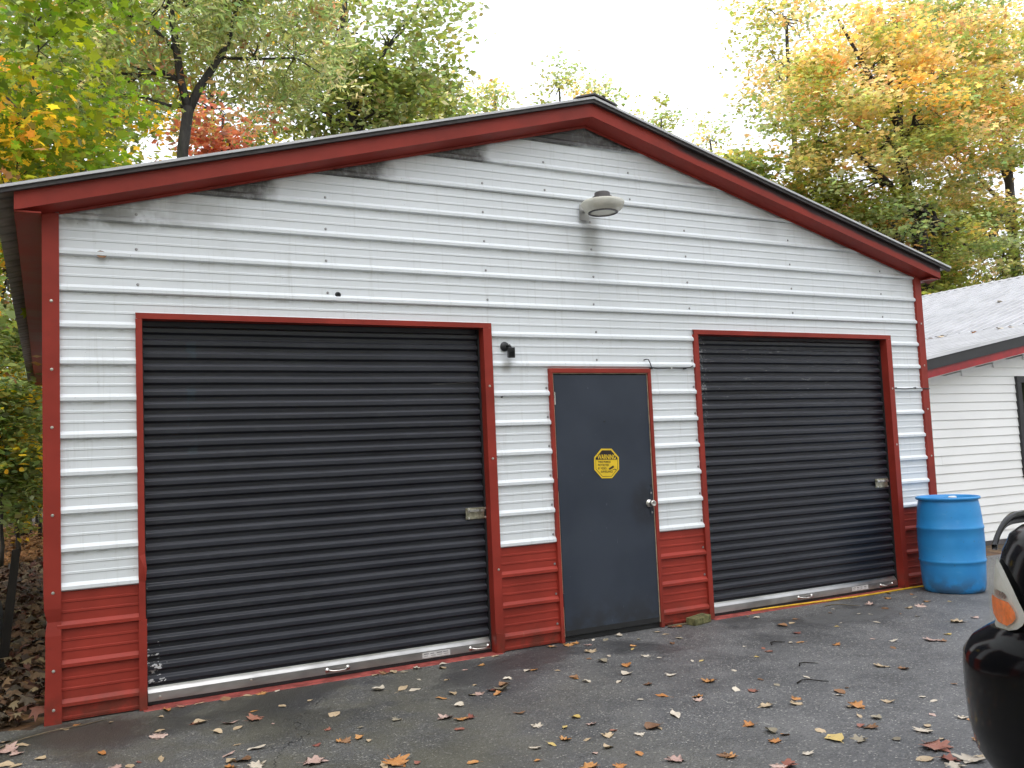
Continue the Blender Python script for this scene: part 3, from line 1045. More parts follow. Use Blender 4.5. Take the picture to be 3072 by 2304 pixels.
for z in (1.90, 1.22, 0.33):
    h = MB()
    h.tube([(dx0 - 0.004, -0.022, z - 0.05), (dx0 - 0.004, -0.022, z + 0.05)], 0.006, 8)
    h.box(dx0 - 0.004, dx0 + 0.006, -0.0215, -0.0165, z - 0.05, z + 0.05)
    h.build('hinge', M['steel'] if z > 1.5 else M['door'], door)

# ---- mud nest hole and dark spots on the wall above the left door
MB().lathe([(0.022, 0.0), (0.020, 0.008), (0.013, 0.010), (0.006, 0.002)], 12, (1.765, -0.002, 2.656), 'y').build('cable_grommet', M['black_plastic'], garage)
MB().lathe([(0.011, 0.0), (0.009, 0.006), (0.003, 0.008)], 10, (3.03, -0.001, 1.92), 'y').build('hole_plug', M['black_plastic'], garage)


# ------------------------------------------------------------------ things on the front wall
# warning sign
sx, sz = 3.945, 1.367
sign = thing('warning_sign', (sx, -0.017, sz - 0.12), 'yellow and black octagonal video surveillance warning sign on the grey entry door', 'sign')


def octagon(w, h, c):
    return [(-w + c, -h), (w - c, -h), (w, -h + c), (w, h - c), (w - c, h), (-w + c, h), (-w, h - c), (-w, -h + c)]


TILT = R(-2.0)


def spt(p):
    a, b = p
    return (sx + a * math.cos(TILT) - b * math.sin(TILT), sz + a * math.sin(TILT) + b * math.cos(TILT))


def plate(pts, y0, y1, name, mat):
    return MB().prism_y([spt(p) for p in pts], y0, y1).build(name, M[mat], sign)


plate(octagon(0.119, 0.119, 0.070), -0.0195, -0.0170, 'plate', 'sign_yellow')
o1, o2 = octagon(0.106, 0.106, 0.062), octagon(0.1025, 0.1025, 0.060)
mb = MB()
mb.v = [(*spt(p)[:1], -0.0199, spt(p)[1]) for p in o1 + o2]
mb.f = [(i, (i + 1) % 8, (i + 1) % 8 + 8, i + 8) for i in range(8)]
mb.build('border', M['sign_black'], sign)
plate([(-0.1025, 0.030), (0.1025, 0.030), (0.1025, 0.0425), (0.0425, 0.1025), (-0.0425, 0.1025), (-0.1025, 0.0425)], -0.0202, -0.0196, 'header', 'sign_black')


def text(body, size, cx, cz, mat, y, stretch=1.0, align='CENTER', bold=0.0):
    cu = bpy.data.curves.new('text', 'FONT')
    cu.body = body
    cu.size = size
    cu.align_x = align
    cu.align_y = 'CENTER'
    cu.offset = bold
    cu.extrude = 0.0
    ob = bpy.data.objects.new('text', cu)
    COL.objects.link(ob)
    dg = bpy.context.evaluated_depsgraph_get()
    me = bpy.data.meshes.new_from_object(ob.evaluated_get(dg))
    bpy.data.objects.remove(ob)
    me.transform(Matrix.Diagonal((stretch, 1, 1, 1)))
    for v in me.vertices:
        a, b = spt((v.co.x + cx, v.co.y + cz))
        v.co = (a, y, b)
    me.materials.clear()
    me.materials.append(M[mat])
    return link('lettering', me, sign)


text('WARNING', 0.052, 0.0, 0.051, 'sign_yellow', -0.0206, 0.70, 'CENTER', 0.0012)
for s_, cz in (('THESE PREMISES', 0.012), ('PROTECTED', -0.014), ('BY VIDEO', -0.040)):
    text(s_, 0.0235, -0.086, cz, 'sign_black', -0.0200, 0.74 if 'T' == s_[0] else 0.80, 'LEFT', 0.0005)
text('SURVEILLANCE', 0.0235, -0.002, -0.066, 'sign_black', -0.0200, 0.72, 'CENTER', 0.0005)
# camera pictogram
mb = MB()
for pts in ([(0.018, -0.041), (0.060, -0.017), (0.070, -0.024), (0.068, -0.034), (0.030, -0.051), (0.020, -0.050)], [(0.052, -0.043), (0.062, -0.048), (0.078, -0.043), (0.086, -0.050), (0.090, -0.050), (0.090, -0.056), (0.080, -0.054), (0.074, -0.049), (0.060, -0.053)]):
    mb.v += [(spt(p)[0], -0.0200, spt(p)[1]) for p in pts]
    mb.f.append(tuple(range(len(mb.v) - len(pts), len(mb.v))))
mb.build('camera_symbol', M['sign_black'], sign)

# wall lamp under the gable
lx, ly, lz = 3.867, -0.27, 3.405
lamp = thing('yard_light', (lx, 0, lz), 'weathered round yard light with yellowed acrylic bowl high on the white gable', 'lamp')
n = 48
prof = [(0.100, -0.048), (0.118, -0.047), (0.150, -0.020), (0.168, 0.014), (0.170, 0.030), (0.160, 0.042), (0.110, 0.056), (0.08, 0.060)]
mb = MB()
for rr, h in prof:
    for k in range(n * 2):
        t_ = math.pi * k / n
        q = rr + (0.0022 if k % 2 else -0.0022) * (1 if 0.12 < rr else 0)
        mb.v.append((lx + q * math.cos(t_), ly + q * math.sin(t_), lz + h))
m_ = n * 2
for i in range(len(prof) - 1):
    for k in range(m_):
        mb.f.append((i * m_ + k, i * m_ + (k + 1) % m_, (i + 1) * m_ + (k + 1) % m_, (i + 1) * m_ + k))
mb.build('bowl', M['acrylic'], lamp, True)
MB().lathe([(0.079, 0.052), (0.079, 0.080), (0.064, 0.082), (0.062, 0.112), (0.056, 0.117), (0.0, 0.119)], 28, (lx, ly, lz), close=False).build('housing', M['ridge'], lamp, auto=35)
mb = MB().lathe([(0.119, -0.050), (0.121, -0.043), (0.104, -0.043), (0.100, -0.052), (0.119, -0.050)], 32, (lx, ly, lz), close=False)
mb.build('rim', M['edge'], lamp, True)
MB().lathe([(0.0, -0.044), (0.101, -0.044), (0.101, -0.040), (0.0, -0.038)], 32, (lx, ly, lz), close=False).build('lens', M['acrylic'], lamp)
MB().lathe([(0.0, 0.045), (0.085, 0.046), (0.10, 0.0), (0.03, -0.02), (0.0, -0.025)], 20, (lx, ly, lz), close=False).build('reflector', M['paper'], lamp, True)
mb = MB().tube([(lx - 0.02, -0.004, lz + 0.02), (lx - 0.015, -0.10, lz + 0.045), (lx - 0.005, -0.21, lz + 0.068)], 0.018, 10)
mb.box(lx - 0.065, lx + 0.025, -0.028, -0.0205, lz - 0.05, lz + 0.08)
mb.build('bracket', M['alum'], lamp)

# motion sensor by the left door
mx_, mz_ = 3.070, 2.306
sen = thing('motion_sensor', (mx_, 0, mz_), 'small black motion sensor on a round mount beside the left roll-up door', 'sensor')
MB().lathe([(0.037, 0.0), (0.037, 0.006), (0.030, 0.014), (0.012, 0.018)], 24, (mx_, -0.005, mz_), 'y').build('mount', M['black_plastic'], sen, auto=40)
MB().tube([(mx_ + 0.012, -0.018, mz_ + 0.002), (mx_ + 0.026, -0.040, mz_ + 0.004), (mx_ + 0.030, -0.055, mz_ - 0.014)], [0.009, 0.011, 0.009], 10).build('arm', M['black_plastic'], sen, True)
a = Matrix.Rotation(R(-16), 4, 'Z') @ Matrix.Rotation(R(8), 4, 'X')
mb = MB().box(-0.026, 0.026, -0.030, 0.024, -0.072, 0.008)
mb.v = [tuple(a @ Vector(p) + Vector((mx_ + 0.027, -0.062, mz_ - 0.020))) for p in mb.v]
mb.build('sensor_head', M['black_plastic'], sen, bevel=0.005)
mb = MB().box(-0.016, 0.016, -0.033, -0.0305, -0.056, -0.022)
mb.v = [tuple(a @ Vector(p) + Vector((mx_ + 0.027, -0.062, mz_ - 0.020))) for p in mb.v]
mb.build('window', M['glass_dark'], sen)
MB().lathe([(0.004, 0.0), (0.004, 0.002), (0.001, 0.003)], 8, (mx_ - 0.024, -0.012, mz_ + 0.004), 'y').build('screw', M['steel'], sen)

# cable runs
cab = MB()
cab.tube([(4.381, 0.0, 2.213), (4.383, -0.03, 2.216), (4.402, -0.036, 2.214), (4.419, -0.034, 2.184), (4.432, -0.033, 2.146), (4.460, -0.031, 2.142), (4.492, -0.030, 2.138), (4.642, -0.030, 2.143), (4.772, -0.030, 2.142), (4.844, -0.026, 2.149), (4.878, -0.020, 2.163), (4.90, -0.006, 2.17)], 0.0045, 6)
wire = cab.build('wall_cable', M['black_plastic'], None, True)
tag(wire, 'thin black cable run from the entry door head to the right roll-up door', 'cable')
for x, z in ((4.436, 2.14), (4.64, 2.143), (4.79, 2.141)):
    MB().box(x - .006, x + .006, -0.036, -0.001, z - .006, z + .006).build('clip', M['white_plastic'] if x == 4.64 else M['black_plastic'], wire)
cab = MB().tube([(7.372, -0.006, 1.966), (7.385, -0.026, 1.953), (7.524, -0.026, 1.948), (7.672, -0.026, 1.954), (7.79, -0.034, 1.949), (7.873, -0.032, 1.945), (7.885, 0.0, 1.945)], 0.004, 6)
wire = cab.build('wall_cable', M['black_plastic'], None, True)
tag(wire, 'short black cable crossing the corner trim right of the right roll-up door', 'cable')
for x in (7.39, 7.672):
    MB().box(x - .006, x + .006, -0.032, -0.001, 1.946, 1.962).build('clip', M['black_plastic'], wire)

# ------------------------------------------------------------------ things on the ground
cordm = MB().tube([(5.40, 0.02, 0.014), (5.574, 0.008, 0.016), (5.8, -0.012, 0.017), (6.094, -0.040, 0.017), (6.401, -0.056, 0.014), (6.658, -0.062, 0.012), (6.92, -0.060, 0.011), (7.18, -0.055, 0.011), (7.42, -0.056, 0.011), (7.62, -0.09, 0.011), (7.9, -0.05, 0.011), (8.3, 0.2, 0.011)], 0.0085, 8)
tag(cordm.build('extension_cord', M['yellow'], None, True), 'yellow extension cord along the foot of the right roll-up door', 'cord')

# mossy brick
bk = MB()
bk.box(-0.105, 0.105, -0.05, 0.05, 0, 0.062)
o = bk.build('brick_block', M['mossy'], None, bevel=0.008)
o.location = (4.735, -0.080, 0.005)
o.rotation_euler = (R(2), R(-3), R(12))
tag(o, 'moss-covered brick lying against the red wainscot right of the entry door', 'brick')
# sill board left of brick
o = MB().tube([(4.44, -0.05, 0.012), (4.53, -0.05, 0.014), (4.63, -0.055, 0.012)], 0.008, 6).build('stick', M['twig'])
tag(o, 'thin stick lying against the wall beside the mossy brick', 'stick')

# blue drum
bx, by = 7.56, -0.375
drum = thing('plastic_drum', (bx, by, 0.004), 'blue plastic drum standing at the right front corner of the garage', 'drum')
prof = [(0.245, 0.0), (0.262, 0.012), (0.272, 0.05), (0.276, 0.10), (0.283, 0.24), (0.2855, 0.275), (0.291, 0.281), (0.2925, 0.292), (0.290, 0.302), (0.2865, 0.31), (0.290, 0.42), (0.2905, 0.50), (0.2885, 0.58), (0.2935, 0.588), (0.294, 0.598), (0.292, 0.608), (0.286, 0.618), (0.281, 0.70), (0.273, 0.78), (0.264, 0.835), (0.260, 0.850), (0.262, 0.856), (0.279, 0.861), (0.283, 0.870), (0.281, 0.882), (0.272, 0.886), (0.264, 0.882), (0.260, 0.858), (0.255, 0.853), (0.0, 0.850)]
MB().lathe(prof, 56, (bx, by, 0.004), close=False).build('body', M['blue'], drum, True)
for dx, dy in ((0.15, 0.06), (-0.15, -0.05)):
    MB().lathe([(0.038, 0.0), (0.038, 0.022), (0.030, 0.026), (0.0, 0.026)], 18, (bx + dx, by + dy, 0.854), close=False).build('bung', M['white_plastic'] if dx > 0 else M['blue'], drum, auto=40)
# rain water and leaves standing on the lid
MB().lathe([(0.0, 0.0), (0.254, 0.0)], 40, (bx, by, 0.8655), close=False).build('rain_water', M['blue_wet'], drum)

# ------------------------------------------------------------------ neighbouring house
HY0, HY1, HW = 1.30, 10.45, 1.55            # rake planes and front wall
S1, S2 = 0.173, 0.30
SEAM, RIDGE = 13.77, 19.9


def hz(x):
    """top of roof at x"""
    if x < SEAM:
        return 2.3955 + S1 * (x - 9.557)
    if x < RIDGE:
        return 2.3955 + S1 * (SEAM - 9.557) + S2 * (x - SEAM)
    return hz(RIDGE - 1e-6) - S2 * (x - RIDGE)


house = thing('house', (15, HW, 0), 'white vinyl-sided house with grey ribbed metal roof behind the blue drum', 'house')
EX0, EX1 = 8.95, 30.0
# siding boards, each course its own piece
exp_ = 0.1135
k = 0
z = 0.06
while z < 3.6:
    def wall_top_x(zz):
        # first x where the underside of the rake is above zz
        x = 9.25
        while hz(x) - 0.25 < zz and x < 16:
            x += 0.02
        return x
    xa = wall_top_x(z + exp_ * 0.9)
    if xa > 15.8:
        break
    xb = 16.0
    y0 = HW
    jogs = [(xa, xb)]
    if k % 2 == 1 and k < 11:
        j = 10.05 + 0.6 * (k % 3) if k == 9 else 13.0 + 0.4 * (k % 3)
        jogs = [(xa, j), (j + 0.001, xb)] if xa < j - .1 else jogs
    for m, (a, b) in enumerate(jogs):
        dy = 0.0015 * m
        MB().prism_x([(y0 - 0.004 - dy, z + exp_ + 0.008), (y0 + 0.004, z + exp_ + 0.008), (y0 + 0.004, z), (y0 - 0.012 - dy, z), (y0 - 0.0165 - dy, z + 0.004)], a, b).build('siding_board', M['vinyl'], house)
    z += exp_
    k += 1
MB().box(9.25, EX1 - 0.3, HW + 0.006, HW + 0.12, 0.0, 2.05).build('front_wall', M['vinyl'], house)
MB().prism_y([(9.25, 2.055), (EX1 - .3, 2.055), (RIDGE, hz(RIDGE) - 0.3), (SEAM, hz(SEAM) - 0.3)], HW + 0.006, HW + 0.12).build('gable_wall', M['vinyl'], house)
MB().box(9.25, 9.37, HW + 0.125, HY1 - 0.3, 0.0, 2.1).build('side_wall', M['vinyl'], house)
MB().box(9.25, EX1 - .3, HY1 - 0.29, HY1 - 0.2, 0.0, 2.3).build('back_wall', M['vinyl'], house)
MB().box(9.24, EX1 - .3, HW - 0.02, HW + 0.005, 0.0, 0.055).build('foundation', M['ridge'], house)
# rake boards
for a, b in ((EX0, SEAM), (SEAM, RIDGE)):
    MB().prism_y([(a, hz(a + 1e-4) - 0.135), (b, hz(b - 1e-4) - 0.135), (b, hz(b - 1e-4) - 0.003), (a, hz(a + 1e-4) - 0.003)], HY0, HY0 + 0.03).build('rake_fascia', M['charcoal'], house)
    MB().prism_y([(a, hz(a + 1e-4) - 0.235), (b, hz(b - 1e-4) - 0.235), (b, hz(b - 1e-4) - 0.137), (a, hz(a + 1e-4) - 0.137)], HY0 + 0.02, HY0 + 0.045).build('rake_trim', M['bright_red'], house)
    MB().prism_y([(a, hz(a + 1e-4) - 0.246), (b, hz(b - 1e-4) - 0.246), (b, hz(b - 1e-4) - 0.237), (a, hz(a + 1e-4) - 0.237)], HY0 + 0.03, HW - 0.017).build('rake_soffit', M['vinyl'], house)
# roof sheets
for a, b, lift in ((EX0, SEAM + 0.10, 0.0), (SEAM, RIDGE, 0.012)):
    mb = MB()
    for yy, h in [(k * 0.2286 + d_, h_) for k in range(4) for d_, h_ in ((0, 0), (0.006, 0), (0.014, 0.042), (0.050, 0.042), (0.060, 0.0))] + [(0.9144, 0)]:
        za, zb_ = hz(a + 1e-4), hz(a + 1e-4) + (S1 if b < 15 else S2) * (b - a)
        mb.v += [(a, yy, za + h + lift), (b, yy, zb_ + h + lift), (a, yy, za + h + lift - .002), (b, yy, zb_ + h + lift - .002)]
    n_ = len(mb.v) // 4
    for k in range(n_ - 1):
        p, q = 4 * k, 4 * k + 4
        mb.f += [(p, p + 1, q + 1, q), (q + 2, q + 3, p + 3, p + 2), (p, q, q + 2, p + 2)]
    me = bpy.data.meshes.new('roof_panel')
    me.from_pydata(mb.v, [], mb.f)
    me.materials.append(M['roof_house'])
    for k in range(10):
        o = link('roof_panel', me, house)
        o.location = -house.location + Vector((0, HY0 - 0.015 + k * 0.9144, 0))
MB().add([(RIDGE, HY0 - .01, hz(RIDGE - 1e-4)), (RIDGE, HY1, hz(RIDGE - 1e-4)), (EX1, HY1, hz(EX1)), (EX1, HY0 - .01, hz(EX1))], [(0, 3, 2, 1)]).build('far_roof', M['roof_house'], house)
zr = hz(RIDGE - 1e-4)
MB().prism_y([(RIDGE - 0.18, zr - 0.054 + 0.038), (RIDGE, zr + 0.040), (RIDGE + 0.18, zr - 0.02), (RIDGE + 0.18, zr - 0.014), (RIDGE, zr + 0.046), (RIDGE - 0.18, zr - 0.010)], HY0 - 0.02, HY1 + 0.02).build('ridge_cap', M['roof_house'], house)
# dark window
wx0, wx1, wz0, wz1 = 11.66, 12.75, 0.84, 2.215
win = MB()
for x0, x1, z0, z1 in ((wx0, wx1, wz1 - 0.09, wz1), (wx0, wx1, wz0, wz0 + 0.09), (wx0, wx0 + .09, wz0 + .0905, wz1 - .0905), (wx1 - .09, wx1, wz0 + .0905, wz1 - .0905)):
    win.box(x0, x1, HW - 0.045, HW - 0.002, z0, z1)
win = win.build('window', M['charcoal'], house, bevel=0.004)
MB().box(wx0 + .091, wx1 - .091, HW - 0.028, HW - 0.0185, wz0 + .091, wz1 - .091).build('pane', M['glass_dark'], win)
MB().box(wx0 + .091, wx1 - .091, HW - 0.036, HW - 0.0285, 1.50, 1.545).build('sash_rail', M['charcoal'], win)

# ------------------------------------------------------------------ black car at the right edge (nose towards the garage)
CX, CL = 3.80, 0.80
PW = 2.9
YB = -8.0                                    # tail
car = thing('parked_car', (CX, -5.8, 0.004), 'black car parked nose-in towards the garage at the right edge', 'car')
levels = [(0.150, -3.70, 0.76, 0), (0.165, -3.666, 0.80, 0), (0.190, -3.655, 0.82, 0), (0.231, -3.624, 0.84, 0), (0.282, -3.595, 0.86, 0), (0.382, -3.582, 0.88, 0), (0.503, -3.583, 0.895, 0), (0.593, -3.586, 0.90, 0), (0.649, -3.593, 0.90, 0),
          (0.694, -3.629, 0.90, 0), (0.735, -3.692, 0.893, 0), (0.765, -3.745, 0.876, 0), (0.841, -3.742, 0.872, 0), (0.912, -3.745, 0.870, 0.1), (0.974, -3.754, 0.865, 0.3), (1.037, -3.770, 0.857, 0.6), (1.075, -3.785, 0.842, 0.8),
          (1.100, -3.792, 0.832, 1), (1.125, -3.82, 0.80, 1), (1.146, -3.87, 0.74, 1), (1.165, -3.955, 0.62, 1), (1.178, -4.05, 0.46, 1), (1.186, -4.14, 0.26, 1), (1.19, -4.2, 0.1, 1)]


def plan(yf, hw, ph):
    """front half-loop of a level: ph 0 = nose, +-pi/2 = flank"""
    c, s_ = max(math.cos(ph), 0.0), math.sin(ph)
    y = (yf - CL) + CL * c ** (2 / PW)
    x = CX - hw * math.copysign(abs(s_) ** (2 / PW), s_)
    return x, y


def level_at(z):
    for a, b in zip(levels, levels[1:]):
        if a[0] <= z <= b[0]:
            t_ = (z - a[0]) / (b[0] - a[0])
            return [a[i] + (b[i] - a[i]) * t_ for i in range(4)]
    return levels[-1]


mb = MB()
NF = 41
for z, yf, hw, rise in levels:
    row = []
    for i in range(NF):
        row.append(plan(yf, hw, math.pi / 2 - math.pi * i / (NF - 1)))
    tail = []
    for y in (-5.0, -5.6, -6.2, -6.8, -7.4):
        tail.append((CX + hw, y))
    for i in range(13):
        ph = math.pi / 2 - math.pi * i / 12
        y = YB + 0.6 - 0.6 * max(math.cos(ph), 0) ** (2 / 3.2)
        tail.append((CX + hw * math.copysign(abs(math.sin(ph)) ** (2 / 3.2), math.sin(ph)), y))
    for y in (-7.4, -6.8, -6.2, -5.6, -5.0):
        tail.append((CX - hw, y))
    for x, y in row + tail:
        up = 0.10 * rise * min(max((-4.05 - y) / 1.2, 0), 1)
        mb.v.append((x, y, z + up))
nn = NF + 23
for i in range(len(levels) - 1):
    for k in range(nn):
        mb.f.append((i * nn + (k + 1) % nn, i * nn + k, (i + 1) * nn + k, (i + 1) * nn + (k + 1) % nn))
mb.f.append(tuple(range((len(levels) - 1) * nn, len(levels) * nn)))
body = mb.build('body', M['carpaint'], car, True)
# cabin
cab_l = [(1.20, -4.85, -8.0, 0.80), (1.30, -5.02, -7.97, 0.785), (1.55, -5.42, -7.88, 0.72), (1.66, -5.62, -7.80, 0.68)]
mb = MB()
for z, yf, yb, hw in cab_l:
    for i in range(24):
        t_ = 2 * math.pi * i / 24
        c, s_ = math.cos(t_), math.sin(t_)
        mb.v.append((CX + hw * math.copysign(abs(s_) ** 0.45, s_), (yf + yb) / 2 + (yf - yb) / 2 * math.copysign(abs(c) ** 0.45, c), z))
for i in range(len(cab_l) - 1):
    for k in range(24):
        mb.f.append((i * 24 + (k + 1) % 24, i * 24 + k, (i + 1) * 24 + k, (i + 1) * 24 + (k + 1) % 24))
mb.build('cabin_glass', M['glass_dark'], car, True)
mb = MB()
for z, sc in ((1.655, 1.0), (1.70, 0.97), (1.725, 0.85), (1.735, 0.5)):
    for i in range(24):
        t_ = 2 * math.pi * i / 24
        c, s_ = math.cos(t_), math.sin(t_)
        mb.v.append((CX + 0.69 * sc * math.copysign(abs(s_) ** 0.45, s_), -6.71 + 1.11 * sc * math.copysign(abs(c) ** 0.45, c), z))
for i in range(3):
    for k in range(24):
        mb.f.append((i * 24 + (k + 1) % 24, i * 24 + k, (i + 1) * 24 + k, (i + 1) * 24 + (k + 1) % 24))
mb.f.append(tuple(range(72, 96))[::-1])
mb.build('roof', M['carpaint'], car, True)
for s_ in (-1, 1):
    mb = MB()
    mb.tube([(CX + s_ * 0.76, -4.92, 1.22), (CX + s_ * 0.70, -5.30, 1.50), (CX + s_ * 0.66, -5.58, 1.67)], 0.035, 8)
    mb.build('pillar', M['carpaint'], car, True)
    for wy in (-4.72, -7.28):
        xo = CX + s_ * 0.915
        tyre = MB().lathe([(0.20, -0.10), (0.33, -0.11), (0.355, -0.08), (0.36, 0.0), (0.355, 0.08), (0.33, 0.11), (0.20, 0.10)], 32, (CX + s_ * 0.82, wy, 0.364), 'x', False).build('wheel', M['tyre'], car, True)
        rim = MB().lathe([(0.0, s_ * 0.075), (0.05, s_ * 0.08), (0.18, s_ * 0.06), (0.205, s_ * 0.098), (0.205, -s_ * 0.09)], 30, (CX + s_ * 0.82, wy, 0.364), 'x', False).build('rim', M['rim'], tyre, True)
        fl = MB()
        for i in range(17):
            t_ = math.pi * i / 16
            for rr in (0.375, 0.44):
                for dx in (0.86, 0.93):
                    fl.v.append((CX + s_ * dx, wy + rr * math.cos(t_), 0.364 + rr * math.sin(t_)))
        for i in range(16):
            p, q = 4 * i, 4 * i + 4
            fl.f += [(p + 1, p + 3, q + 3, q + 1), (p, q, q + 2, p + 2), (p + 2, q + 2, q + 3, p + 3), (p, p + 1, q + 1, q)]
        fl.build('wheel_arch', M['black_plastic'], car)


def lamp_patch(off, rows, phis, name, mat, parent, flip=False, side=1):
    mb = MB()
    ncol = 14
    for z, p0, p1 in zip(rows, *phis):
        lv = level_at(z)
        for k in range(ncol):
            ph = p0 + (p1 - p0) * k / (ncol - 1)
            x, y = plan(lv[1] + off, lv[2] + off, ph * side)
            # round the rim of the patch into the body
            e = min(k, ncol - 1 - k) / 3.0
            mb.v.append((x, y, z))
    for i in range(len(rows) - 1):
        for k in range(ncol - 1):
            a_ = i * ncol + k
            mb.f.append((a_, a_ + 1, a_ + ncol + 1, a_ + ncol))
    return mb.build(name, M[mat], parent, True)


def phi_for(y, z, off=0.0):
    lv = level_at(z)
    c = ((y - (lv[1] - CL)) / CL)
    return math.acos(min(max(c, 0), 1) ** (PW / 2))


zs = [0.763, 0.775, 0.79, 0.81, 0.835, 0.86, 0.885, 0.91, 0.935, 0.96, 0.98, 1.0, 1.014]
p1 = [0.80, 1.0, 1.085, 1.135, 1.163, 1.15, 1.12, 1.09, 1.05, 1.0, 0.95, 0.87, 0.75]
for sd_ in (1, -1):
    p0 = [0.56, 0.46, 0.40, 0.36, 0.34, 0.34, 0.34, 0.36, 0.38, 0.42, 0.48, 0.56, 0.66]
    head = lamp_patch(0.010, zs, (p0, p1), 'headlight', 'lamp_inside', car, side=sd_)
    za = [0.793, 0.81, 0.83, 0.85, 0.868, 0.880]
    lamp_patch(0.016, za, ([0.88, 0.78, 0.74, 0.73, 0.73, 0.76], [1.01, 1.07, 1.105, 1.10, 1.07, 1.04]), 'amber_reflector', 'amber', head, side=sd_)
    lamp_patch(0.015, [0.888, 0.896, 0.904, 0.910], ([0.84] * 4, [1.0, 1.02, 1.01, 0.98]), 'bulb_shield', 'steel', head, side=sd_)
    lamp_patch(0.024, zs, (p0, p1), 'lens', 'lens', head, side=sd_)
# smoked deflector wrapped round the bonnet's leading edge
mb = MB()
N = 61
for i in range(N):
    ph = R(35) - R(70) * i / (N - 1)
    e = min(i, N - 1 - i) / (N - 1) * 2
    k = min(e / 0.55, 1.0) ** 0.7
    k = k * k * (3 - 2 * k)
    x0, y0 = plan(-3.752, 0.862, ph)
    x1, y1 = plan(-3.736, 0.876, ph)
    z0 = 1.035 + 0.078 * k
    z1 = 1.056 + 0.110 * k
    mb.v += [(x0, y0, z0), (x1, y1, z0 + 0.002), (x1, y1 - 0.03 * k, z1), (x0, y0 - 0.034 * k, z1 - 0.002)]
for i in range(N - 1):
    for k in range(4):
        mb.f.append((4 * i + k, 4 * i + (k + 1) % 4, 4 * i + 4 + (k + 1) % 4, 4 * i + 4 + k))
mb.f += [(0, 1, 2, 3), (4 * N - 1, 4 * N - 2, 4 * N - 3, 4 * N - 4)]
mb.build('bonnet_deflector', M['deflector'], car, True)
MB().box(CX - 0.36, CX + 0.36, -3.76, -3.72, 0.80, 0.97).build('grille', M['black_plastic'], car)
MB().box(CX - 0.2, CX + 0.2, -3.582, -3.572, 0.46, 0.58).build('number_plate', M['paper'], car)

# ------------------------------------------------------------------ trees
MAPLE = np.array([(0, 0), (0.16, 0.30), (0.52, 0.22), (0.36, 0.48), (0.62, 0.62), (0.30, 0.72), (0.0, 1.05), (-0.30, 0.72), (-0.62, 0.62), (-0.36, 0.48), (-0.52, 0.22), (-0.16, 0.30), (0, 0.42)], float)
MAPLE_F = [(12, i, (i + 1) % 12) for i in range(12)]
OVAL = np.array([(0, 0), (0.26, 0.3), (0.24, 0.66), (0, 1.0), (-0.24, 0.66), (-0.26, 0.3)], float)
OVAL_F = [(0, 1, 2, 3), (0, 3, 4, 5)]
DIAM = np.array([(0, 0), (0.36, 0.42), (0, 1.0), (-0.36, 0.42)], float)
DIAM_F = [(0, 1, 2), (0, 2, 3)]
LANCE = np.array([(0, 0), (0.15, 0.35), (0, 1.0), (-0.15, 0.35)], float)


def leaf_mesh(name, cen, size, col, tmpl, faces, rng, tilt=0.7, droop=0.3, curl=0.25):
    n = len(cen)
    k = len(tmpl)
    # frame: heading azimuth, normal tilted away from up
    az = rng.uniform(0, 2 * math.pi, n)
    tl = np.abs(rng.normal(0, tilt, n))
    ta = rng.uniform(0, 2 * math.pi, n)
    nz = np.stack([np.sin(tl) * np.cos(ta), np.sin(tl) * np.sin(ta), np.cos(tl)], 1)
    h = np.stack([np.cos(az), np.sin(az), -droop + 0 * az], 1)
    h -= nz * np.sum(h * nz, 1, keepdims=True)
    h /= np.linalg.norm(h, axis=1, keepdims=True) + 1e-9
    s = np.cross(nz, h)
    tx, ty = tmpl[:, 0], tmpl[:, 1]
    cz = -curl * (tx ** 2) * 1.2 - curl * 0.35 * ty ** 2 + 0.05 * np.abs(tx)
    V = (cen[:, None, :] + size[:, None, None] * (tx[None, :, None] * s[:, None, :] + ty[None, :, None] * h[:, None, :] + cz[None, :, None] * nz[:, None, :]))
    V = V.reshape(-1, 3).astype(np.float32)
    me = bpy.data.meshes.new(name)
    me.vertices.add(n * k)
    me.vertices.foreach_set('co', V.ravel())
    fl = np.concatenate([np.array(f_) for f_ in faces])
    lens = np.array([len(f_) for f_ in faces])
    L = (fl[None, :] + (np.arange(n) * k)[:, None]).ravel().astype(np.int32)
    me.loops.add(len(L))
    me.loops.foreach_set('vertex_index', L)
    tot = np.tile(lens, n)
    st = np.concatenate([[0], np.cumsum(tot)[:-1]]).astype(np.int32)
    me.polygons.add(len(tot))
    me.polygons.foreach_set('loop_start', st)
    me.update(calc_edges=True)
    at = me.attributes.new('leafcol', 'FLOAT_COLOR', 'POINT')
    c4 = np.ones((n, k, 4), np.float32)
    c4[:, :, :3] = col[:, None, :]
    at.data.foreach_set('color', c4.ravel())
    me.materials.append(M['leaf'])
    return me


GREEN = (0.125, 0.185, 0.065)
DGREEN = (0.055, 0.105, 0.03)
YGREEN = (0.31, 0.33, 0.1)
PALE = (0.38, 0.43, 0.25)
STRAW = (0.62, 0.58, 0.38)
YELLOW = (0.64, 0.42, 0.04)
GOLD = (0.66, 0.45, 0.16)
ORANGE = (0.62, 0.37, 0.19)
RUST = (0.36, 0.19, 0.11)
REDL = (0.52, 0.11, 0.1)
BROWN = (0.15, 0.09, 0.05)


def curve(a, b, sag, n, rng, wob):
    a, b = np.array(a, float), np.array(b, float)
    pts = []
    for i in range(n):
        t = i / (n - 1)
        p = a + (b - a) * t
        p[2] += sag * 4 * t * (1 - t)
        if 0 < i < n - 1:
            p = p + rng.normal(0, wob, 3)
        pts.append(p)
    return pts


